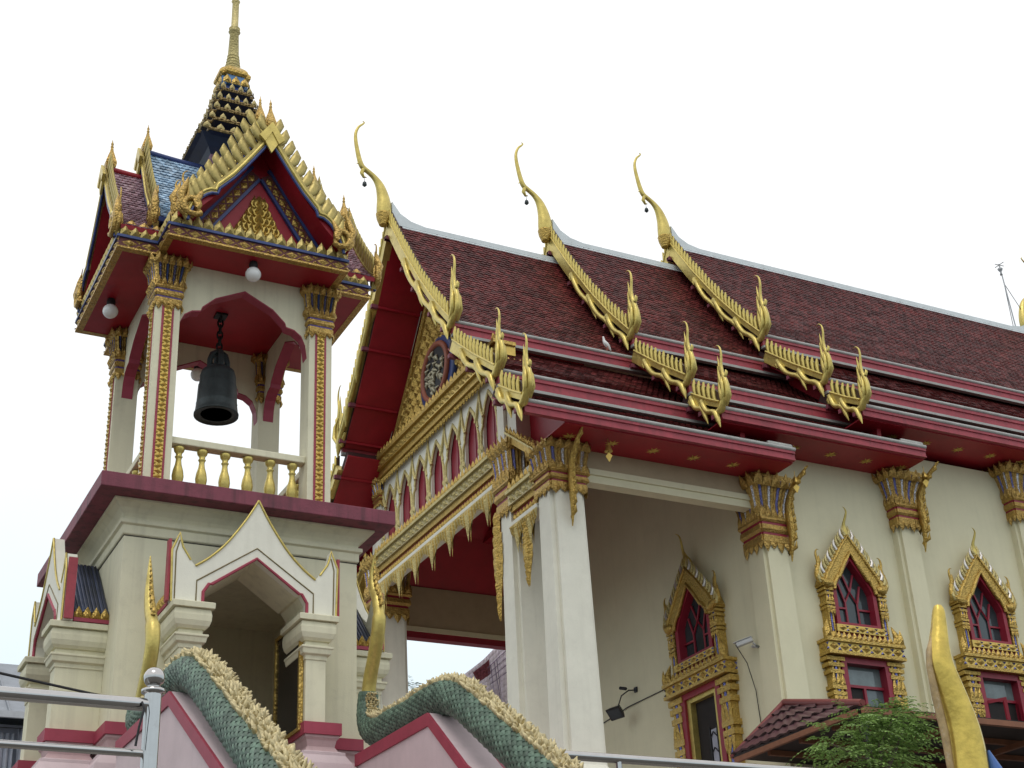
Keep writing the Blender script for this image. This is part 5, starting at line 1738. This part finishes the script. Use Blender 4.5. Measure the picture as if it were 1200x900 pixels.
# ------------------------------------------------------------------ golden crest near the camera
t = thing("naga_crest", "tall curved golden naga crest rising in front of the green tree", "statue", (8.85, 9.0, 0.0))
pth = smooth([(8.80, 5.49, 0.030), (8.80, 5.44, 0.052), (8.775, 5.30, 0.068), (8.735, 5.12, 0.090), (8.725, 4.98, 0.105), (8.76, 4.82, 0.118), (8.80, 4.66, 0.128), (8.835, 4.48, 0.138), (8.845, 4.30, 0.145), (8.84, 4.05, 0.15), (8.84, 3.6, 0.16), (8.86, 3.0, 0.19)], 4)
m = MB()
rings = []
for (x, z, r) in pth:
    sec = [(-1.0, 0.55), (-0.98, -0.2), (-0.55, -0.62), (0.35, -0.78), (0.95, -0.30), (1.0, 0.5), (0.4, 0.95), (-0.5, 0.95)]
    rings.append([V((x + a * r, 9.0 + b * r, z)) for a, b in sec])
m.loft(rings, 0, True)
cb = m.build("crest_blade", mat("worn_gold_leaf", (0.62, 0.46, 0.10), 0.36, 0.6, var=0.2, vscale=9, dirt=0.35, dirtcol=(0.30, 0.19, 0.06), bump=0.35, bscale=14), t)
m = MB()
m.tube([(8.66, 9.05, 4.10), (8.655, 9.04, 4.40), (8.62, 9.03, 4.70), (8.60, 9.02, 4.95), (8.63, 9.02, 5.08), (8.70, 9.02, 5.22), (8.72, 9.02, 5.33)], [0.03, 0.035, 0.035, 0.028, 0.03, 0.024, 0.006], 8, 0, flat=0.7)
m.build("back_fin", mat("dull_gold", (0.38, 0.27, 0.13), 0.5, 0.4, var=0.3, vscale=12, dirt=0.5, dirtcol=(0.6, 0.55, 0.5)), cb)
m = MB()
m.tube([(9.0, 8.95, 4.27), (9.03, 8.94, 4.12), (9.05, 8.93, 3.9), (9.02, 8.95, 3.4), (8.98, 9.0, 2.9)], [0.01, 0.055, 0.09, 0.13, 0.16], 10)
m.build("blue_mane", mat("bright_blue_paint", (0.05, 0.13, 0.36), 0.4), t)
m = MB()
m.tube([(8.9, 9.0, 0.0), (8.9, 9.0, 1.6), (8.88, 9.0, 2.6), (8.87, 9.0, 3.1)], [0.4, 0.36, 0.3, 0.2], 14)
m.build("neck", GREEN, t)

# ------------------------------------------------------------------ side canopy
t = thing("canopy", "low canopy roofed with brown wavy tile sheets beside the temple wall", "canopy", (21.0, 22.3, 6.0))
A, B_, P1 = V((17.5, 24.2, 8.27)), V((17.62, 20.3, 8.27)), V((18.95, 24.2, 9.40))
E_, P2 = V((27.0, 20.3, 8.27)), V((27.0, 24.2, 9.40))
m = MB()
# hipped side in three courses with wavy lower edges
nc = 4
for k in range(nc):
    t0, t1 = k / nc, (k + 1) / nc + 0.04
    pl = []
    N = 16
    def onhip(tt, s_):
        a = A.lerp(P1, tt)
        b = B_.lerp(P1, tt)
        return a.lerp(b, s_)
    nrm = (P1 - A).cross(B_ - A).normalized()
    if nrm.z < 0:
        nrm = -nrm
    lowr, upr = [], []
    NW = max(4, int(44 * (1 - t0)))
    for i in range(NW + 1):
        s_ = i / NW
        wv = 0.028 * math.sin(s_ * (1 - t0) * 2 * math.pi * 13)
        lowr.append(onhip(max(0, t0 - 0.02 + wv), s_) + nrm * (0.055 + 0.5 * wv))
        upr.append(onhip(min(1, t1), s_) + nrm * (0.008 + 0.5 * wv))
    vs = lowr + upr + [p - nrm * 0.045 for p in lowr]
    M_ = NW + 1
    m = MB()
    m.add(vs, [(i, i + 1, M_ + i + 1, M_ + i) for i in range(NW)], 0, True)
    m.add(vs, [(2 * M_ + i, 2 * M_ + i + 1, i + 1, i) for i in range(NW)], 1)
    m.build("tile_course", [CANOPYT, mat("tile_edge", (0.05, 0.03, 0.03), 0.6)], t)
m = MB()
m.add([A, B_, P1, A - UP * 0.05, B_ - UP * 0.05, P1 - UP * 0.05], [(0, 1, 2), (3, 5, 4), (0, 3, 4, 1)])
m.add([B_, E_, P2, P1, B_ - UP * 0.05, E_ - UP * 0.05, P2 - UP * 0.05, P1 - UP * 0.05], [(0, 1, 2, 3), (4, 7, 6, 5), (0, 4, 5, 1)])
m.build("roof_deck", DARK, t)
m = MB()
m.box((17.56, 20.36, 8.205), (27.0, 24.18, 8.225))
m.build("ceiling_sheet", mat("dark_ply", (0.045, 0.035, 0.03), 0.8), t)
m = MB()
m.tube([A - UP * 0.02, P1 + UP * 0.06], 0.06, 6)
m.tube([P1 + UP * 0.06, B_ + UP * 0.05], 0.07, 6)
m.build("barge_trim", mat("red_brown_trim", (0.22, 0.06, 0.055), 0.55, dirt=0.2), t)
m = MB()
m.box((17.6, 20.24, 8.13), (27.0, 20.34, 8.235))
for k in range(3):
    y = 21.3 + k * 1.0
    m.box((17.75, y, 8.10), (27.0, y + 0.08, 8.20))
m.box((17.50, 20.4, 8.12), (17.58, 24.15, 8.22))
for x in (19.6, 22.0, 24.4):
    m.box((x, 20.35, 8.0), (x + 0.08, 24.1, 8.10))
m.build("timber_frame", WOOD, t)
for x, y in ((17.72, 20.45), (26.8, 20.45), (22.2, 20.45)):
    m = MB()
    m.box((x - 0.05, y - 0.05, 6.0), (x + 0.05, y + 0.05, 8.13))
    m.build("post", IRON, t)

# ------------------------------------------------------------------ trees
def leaf_cloud(mb, c, rad, nfr, rg, ln=0.55, pairs=8, ls=0.085):
    """pinnate fronds: paired leaflets along drooping stems"""
    for _ in range(nfr):
        while True:
            d = V((rg.uniform(-1, 1), rg.uniform(-1, 1), rg.uniform(-0.75, 1)))
            if 0.25 < d.length < 1:
                break
        base = c + V((d.x * rad[0], d.y * rad[1], d.z * rad[2])) * rg.uniform(0.45, 0.95)
        out = V((d.x + rg.uniform(-0.5, 0.5), d.y + rg.uniform(-0.5, 0.5), d.z * 0.5 + rg.uniform(-0.2, 0.35))).normalized()
        L = ln * rg.uniform(0.6, 1.15)
        side = out.cross(UP)
        if side.length < 0.1:
            continue
        side.normalize()
        for k in range(pairs):
            t_ = (k + 0.6) / pairs
            p = base + out * (L * t_) - UP * (L * 0.45 * t_ * t_)
            for sg in (-1, 1):
                dr = (side * sg + out * 0.55 - UP * rg.uniform(0.05, 0.5)).normalized()
                s_ = ls * (1.1 - 0.5 * abs(t_ - 0.4)) * rg.uniform(0.8, 1.2)
                wv = dr.cross(UP + out * 0.3)
                if wv.length < 0.05:
                    continue
                wv = wv.normalized() * s_ * 0.28
                mid = p + dr * s_ * 0.5
                mb.add([p, mid + wv + UP * 0.006, p + dr * s_ - UP * 0.01, mid - wv + UP * 0.006], [(0, 1, 2), (0, 2, 3)])
def limbs(mb, base, top, r, rg, ends):
    mb.tube([base, base.lerp(top, 0.5) + V((rg.uniform(-0.1, 0.1), rg.uniform(-0.1, 0.1), 0)), top], [r, r * 0.8, r * 0.6], 8)
    for e_ in ends:
        mid = top.lerp(e_, 0.5) + V((rg.uniform(-0.15, 0.15), rg.uniform(-0.15, 0.15), 0.12))
        mb.tube([top - UP * 0.05, mid, e_], [r * 0.55, r * 0.35, r * 0.08], 6)
rg = random.Random(5)
t = thing("leafy_tree", "bright green feathery tree in front of the brown canopy", "tree", (16.3, 18.6, 4.9))
m = MB()
cl = [((15.35, 18.6, 7.05), (0.55, 0.5, 0.30), 32), ((15.9, 18.5, 7.32), (0.60, 0.5, 0.34), 43), ((16.45, 18.7, 7.20), (0.6, 0.55, 0.42), 59), ((16.75, 18.6, 7.55), (0.50, 0.5, 0.32), 54),
      ((15.7, 18.3, 6.78), (0.65, 0.45, 0.24), 32), ((16.3, 18.4, 6.70), (0.6, 0.5, 0.3), 32), ((16.85, 18.8, 7.00), (0.4, 0.4, 0.40), 32), ((17.05, 18.7, 7.45), (0.25, 0.3, 0.30), 35)]
for c, rd, nf in cl:
    leaf_cloud(m, V(c), rd, nf, rg)
m.build("crown", LEAF, t)
m = MB()
limbs(m, V((16.25, 18.6, 4.9)), V((16.3, 18.6, 6.55)), 0.09, rg, [V(c[0]) for c in cl])
m.build("trunk", BARK, t)
for (c, sz, lab) in (((21.9, 48.0, 0.0), 1.0, "distant tree seen through the porch beside the far column"), ((25.9, 50.0, 0.0), 1.1, "distant tree seen through the porch behind the lavender cloth")):
    t = thing("tree", lab, "tree", c, "trees behind the porch")
    m = MB()
    hh = 16.3 if sz == 1.0 else 16.6
    lim = []
    for k in range(9):
        cc = V((c[0] + rg.uniform(-2.2, 2.2), c[1] + rg.uniform(-1.8, 1.8), hh + rg.uniform(-4.6, 0.6)))
        lim.append(cc)
        leaf_cloud(m, cc, (1.25, 1.2, 0.9), 90, rg, 0.8, 7, 0.20)
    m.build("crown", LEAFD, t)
    m = MB()
    limbs(m, V(c), V((c[0], c[1], hh - 5)), 0.25, rg, lim)
    m.build("trunk", BARK, t)

# ------------------------------------------------------------------ hung cloth behind the porch
t = thing("hanging_cloth", "lavender netted cloth with a maroon print panel hung beyond the far side of the porch", "cloth", (19.5, 37.3, 15.0))
m = MB()
NU, NV = 14, 12
def clothp(u, v):
    # top edge runs from the high corner near the pillar down to the left; lower edge bunched
    tl, tr = V((17.9, 37.3, 13.55)), V((19.5, 37.3, 15.02))
    bl, br = V((18.6, 37.3, 12.6)), V((19.35, 37.3, 12.7))
    p = tl.lerp(tr, u).lerp(bl.lerp(br, u), v)
    return p + V((0, 0.10 * math.sin(u * 26) * (0.3 + 0.7 * v) + 0.05 * math.sin(u * 11 + v * 3), -0.10 * math.sin(math.pi * u) * (1 - v)))
vs = [clothp(i / NU / 1.0, j / NV) for j in range(NV + 1) for i in range(NU + 1)]
fs, fm = [], []
for j in range(NV):
    for i in range(NU):
        q = (j * (NU + 1) + i, j * (NU + 1) + i + 1, (j + 1) * (NU + 1) + i + 1, (j + 1) * (NU + 1) + i)
        mi = 1 if (NU * 0.15 < i < NU * 0.55 and 1 <= j < 4) else 0
        m.add([vs[k] for k in q], [(0, 1, 2, 3)], mi, True)
o = m.build("cloth_sheet", [CLOTHW, CLOTHM], t)
so = o.modifiers.new("thickness", 'SOLIDIFY')
so.thickness = 0.02
m = MB()
for k in range(1, 5):
    m.tube([clothp(0.45 + 0.07 * k, v / 10) + V((0, -0.03, 0)) for v in range(2, 10)], 0.012, 4)
for k in range(2, 6):
    m.tube([clothp(0.5 + 0.06 * v, k / 10) + V((0, -0.03, 0)) for v in range(0, 8)], 0.010, 4)
m.build("net_cord", mat("violet_cord", (0.30, 0.24, 0.38), 0.8), t)
m = MB()
m.tube([(19.5, 37.3, 15.02), (19.6, 36.7, 15.25)], 0.015, 5)
m.build("tie_rope", RUBBER, t)

# ------------------------------------------------------------------ small fittings
t = thing("floodlight", "black square floodlight on a bracket on the temple front wall", "floodlight", (19.09, 30.2, 10.9))
m = MB()
o = V((18.62, 30.25, 10.78))
n_ = V((-0.62, -0.35, -0.70)).normalized()
u_ = V((0.35, -0.90, 0.0)).normalized()
u_ = (u_ - n_ * u_.dot(n_)).normalized()
v_ = n_.cross(u_)
if v_.z < 0:
    v_ = -v_
g = F(o, u_, v_, n_)
m.loft([[g.p(a * 0.13, b * 0.10, -0.11) for a, b in ((-1, -1), (1, -1), (1, 1), (-1, 1))], [g.p(a * 0.19, b * 0.155, 0.05) for a, b in ((-1, -1), (1, -1), (1, 1), (-1, 1))], [g.p(a * 0.19, b * 0.155, 0.075) for a, b in ((-1, -1), (1, -1), (1, 1), (-1, 1))]])
m.build("lamp_housing", IRON, t)
m = MB()
m.fbox(g, -0.16, 0.16, -0.125, 0.125, 0.076, 0.08)
m.build("lamp_glass", GLASS, t)
m = MB()
m.tube([(18.66, 30.2, 10.9), (18.72, 30.1, 11.15), (18.9, 30.05, 11.28), (19.1, 30.0, 11.30)], 0.016, 6)
m.tube([(18.88, 30.12, 11.34), (18.82, 30.3, 11.40)], 0.04, 8)
m.box((19.06, 29.94, 11.24), (19.098, 30.06, 11.36))
m.build("bracket_arm", IRON, t)
t = thing("security_camera", "white bullet security camera on the hall corner pilaster", "camera", (19.0, 25.3, 11.0))
m = MB()
d_ = V((-0.62, 0.72, -0.20)).normalized()
o = V((18.80, 25.10, 10.98))
s_ = d_.cross(UP).normalized()
g = F(o, s_, d_.cross(s_) * -1.0, d_)
m.fbox(g, -0.055, 0.055, -0.05, 0.05, -0.20, 0.17)
hs = bevel(m.build("housing", CAMW, t), 0.02)
m = MB()
m.fbox(g, -0.065, 0.065, 0.055, 0.066, -0.20, 0.22)
m.build("sun_shield", CAMW, t)
m = MB()
m.fbox(g, -0.045, 0.045, -0.04, 0.04, 0.171, 0.176)
m.build("lens", IRON, t)
m = MB()
m.tube([o - d_ * 0.2 - UP * 0.08, o - d_ * 0.3 - UP * 0.2, V((19.08, 25.2, 10.95))], 0.03, 6)
m.build("camera_arm", CAMW, t)
o = MB().tube([(18.72, 25.30, 10.98), (18.95, 25.28, 10.6), (19.07, 25.25, 10.0), (19.08, 25.20, 8.6)], 0.010, 5).build("camera_cable", RUBBER)
tag(o, "thin grey cable hanging down the wall from the security camera", "cable")
o = MB().tube([(19.08, 31.8, 10.88), (19.07, 30.4, 10.98), (19.08, 28.5, 10.97)], 0.014, 5).build("wall_wire", RUBBER)
tag(o, "thin wire crossing the temple front wall behind the floodlight", "cable")
o = MB().tube(smooth([(-6.0, 14.0, 7.05), (-2.0, 15.6, 6.95), (1.5, 17.6, 6.93), (4.25, 19.3, 7.05)], 6), 0.018, 5).build("overhead_cable", RUBBER)
tag(o, "black overhead cable sloping down to the left naga", "cable")
def wind_bell(p, s_, lab, grp):
    t = thing("wind_bell", lab, "wind bell", p, grp)
    m = MB()
    m.lathe([(0.02, 0.0), (0.05, -0.03), (0.075, -0.12), (0.09, -0.15)] if s_ > 0.7 else [(0.01, 0), (0.05, -0.05), (0.07, -0.12)], p, 10)
    m.tube([V(p), V(p) + UP * 0.14 * s_], 0.008, 4)
    m.build("bell_cup", GOLD, t)
    m = MB()
    q = V(p) - UP * 0.17
    m.tube([q + UP * 0.05, q], 0.006, 4)
    m.prism(F(q - UP * 0.10, (0.8, -0.6, 0), UP, (0.6, 0.8, 0)), [(0, -0.12), (0.07, 0.02), (0, 0.10), (-0.07, 0.02)], -0.008, 0.008)
    m.build("bell_leaf", GOLD, t)
wind_bell((14.95, 23.75, 14.42), 1, "small gold wind bell under the eave beside the porch column", "wind bells under the side eave")
wind_bell((19.72, 23.75, 14.44), 1, "small gold wind bell under the eave end by the hall corner", "wind bells under the side eave")
wind_bell((23.55, 23.75, 15.15), 1, "small gold wind bell under the eave end above the second window", "wind bells under the side eave")
for b, lab in zip(beaks, ("tiny bell hanging from the beak of the leftmost roof finial", "tiny bell hanging from the beak of the middle roof finial", "tiny bell hanging from the beak of the right roof finial")):
    o = MB()
    o.lathe([(0.006, 0.12), (0.008, 0.02), (0.05, -0.02), (0.065, -0.10), (0.02, -0.15)], b - UP * 0.12, 8)
    tag(o.build("finial_bell", BRONZE), lab, "wind bell", "bells on the roof finials")
# pigeon on the ledge
t = thing("pigeon", "white pigeon perched on the roof ledge left of the middle gold gable", "bird", (16.85, 26.44, 18.38))
m = MB()
px, py, pz = 16.85, 26.44, 18.42
body = smooth([(0.16, -0.02, 0.012), (0.09, 0.06, 0.055), (0.0, 0.14, 0.085), (-0.08, 0.20, 0.080), (-0.12, 0.27, 0.048), (-0.13, 0.33, 0.042), (-0.145, 0.37, 0.038), (-0.17, 0.385, 0.012)], 3)
m.tube([(px + a * 0.62, py, pz + b * 0.85) for a, b, r in body], [r * 0.7 for a, b, r in body], 10, 0, side=(0, 1, 0), flat=0.9)
m.build("body", FEATHER, t)
m = MB()
for sg in (-1, 1):
    m.tube([(px + 0.0, py + sg * 0.03, pz + 0.08), (px + 0.0, py + sg * 0.03, pz - 0.03)], 0.010, 5)
m.tube([(px - 0.10, py, pz + 0.325), (px - 0.135, py, pz + 0.315)], [0.010, 0.003], 5)
m.build("legs", mat("coral_legs", (0.45, 0.14, 0.10), 0.6), t)
# mast by the far roof finial
t = thing("lightning_mast", "thin guyed mast with a cup finial on the ridge at the right edge", "mast", (35.0, 30.0, 24.7))
m = MB()
m.tube([(35.0, 30.0, 24.68), (34.9, 30.0, 27.1)], 0.022, 6)
m.lathe([(0.0, 0), (0.05, 0.02), (0.02, 0.12), (0.07, 0.2), (0.09, 0.26), (0.02, 0.3), (0.02, 0.45)], (34.89, 30.0, 26.7), 8)
m.tube([(34.7, 30, 27.1), (35.1, 30, 27.12)], 0.014, 5)
m.tube([(34.9, 29.8, 27.12), (34.9, 30.2, 27.12)], 0.014, 5)
m.build("pole", mat("galvanised", (0.35, 0.36, 0.37), 0.5, 0.5), t)
m = MB()
for dx, dy in ((0.75, -0.1), (0.35, 0.4)):
    m.tube([(34.92, 30.0, 26.4), (35.0 + dx, 30.0 + dy, 24.7)], 0.010, 4)
m.build("guy_wire", IRON, t)
# distant house at the lower left
t = thing("distant_house", "distant pale blue house with a grey metal roof at the lower left edge", "house", (4.0, 46.0, 0.0))
m = MB()
m.box((-6.0, 42.9, 0.0), (12.0, 49.0, 12.75))
m.build("wall", PALEBLUE, t)
m = MB()
m.prism(F((0, 0, 0), (0, 1, 0), UP, (1, 0, 0)), [(41.7, 12.75), (45.5, 15.25), (49.4, 12.75), (45.5, 15.05)], -7.0, 13.0)
rf = m.build("roof", GREY, t)
for k in range(20):
    m = MB()
    x = -6.6 + k * 1.0
    m.tube([(x, 41.75, 12.81), (x, 45.5, 15.28)], 0.035, 4)
    m.build("roof_rib", GREY, rf)
m = MB()
m.box((-7.0, 41.6, 12.62), (13.0, 41.7, 12.80))
m.build("gutter", mat("pale_gutter", (0.5, 0.52, 0.55), 0.5), rf)
m = MB()
m.box((5.0, 42.86, 10.2), (6.35, 42.89, 12.2))
wn = m.build("window", DARK, t)
m = MB()
for a in ((4.9, 10.1, 5.0, 12.3), (6.35, 10.1, 6.45, 12.3), (5.0, 12.2, 6.35, 12.3), (5.0, 10.1, 6.35, 10.2), (5.64, 10.2, 5.72, 12.2)):
    m.box((a[0], 42.82, a[1]), (a[2], 42.90, a[3]))
m.build("window_frame", CAMW, wn)
for (x, z, wd, lab) in ((6.75, 12.5, 0.75, "white sheet drying under the roof of the distant house"), (6.05, 12.35, 0.6, "pale sheet drying left of the white one at the distant house")):
    m = MB()
    NU = 14
    tp = [V((x + wd * i / NU, 42.3 + 0.06 * math.sin(i * 1.7), z)) for i in range(NU + 1)]
    bt = [V((x + 0.05 + wd * 0.95 * i / NU, 42.3 + 0.10 * math.sin(i * 1.7 + 0.4), z - 1.4 - 0.1 * math.sin(i))) for i in range(NU + 1)]
    m.add(tp + bt, [(i, i + 1, NU + 2 + i, NU + 1 + i) for i in range(NU)], 0, True)
    o = m.build("laundry_sheet", SHEET)
    so = o.modifiers.new("thickness", 'SOLIDIFY')
    so.thickness = 0.02
    tag(o, lab, "laundry", "laundry at the distant house")
o = MB().tube([(4.5, 42.3, 12.50), (8.4, 42.3, 12.52)], 0.012, 5).build("washing_line", RUBBER)
tag(o, "washing line under the roof of the distant house", "washing line")
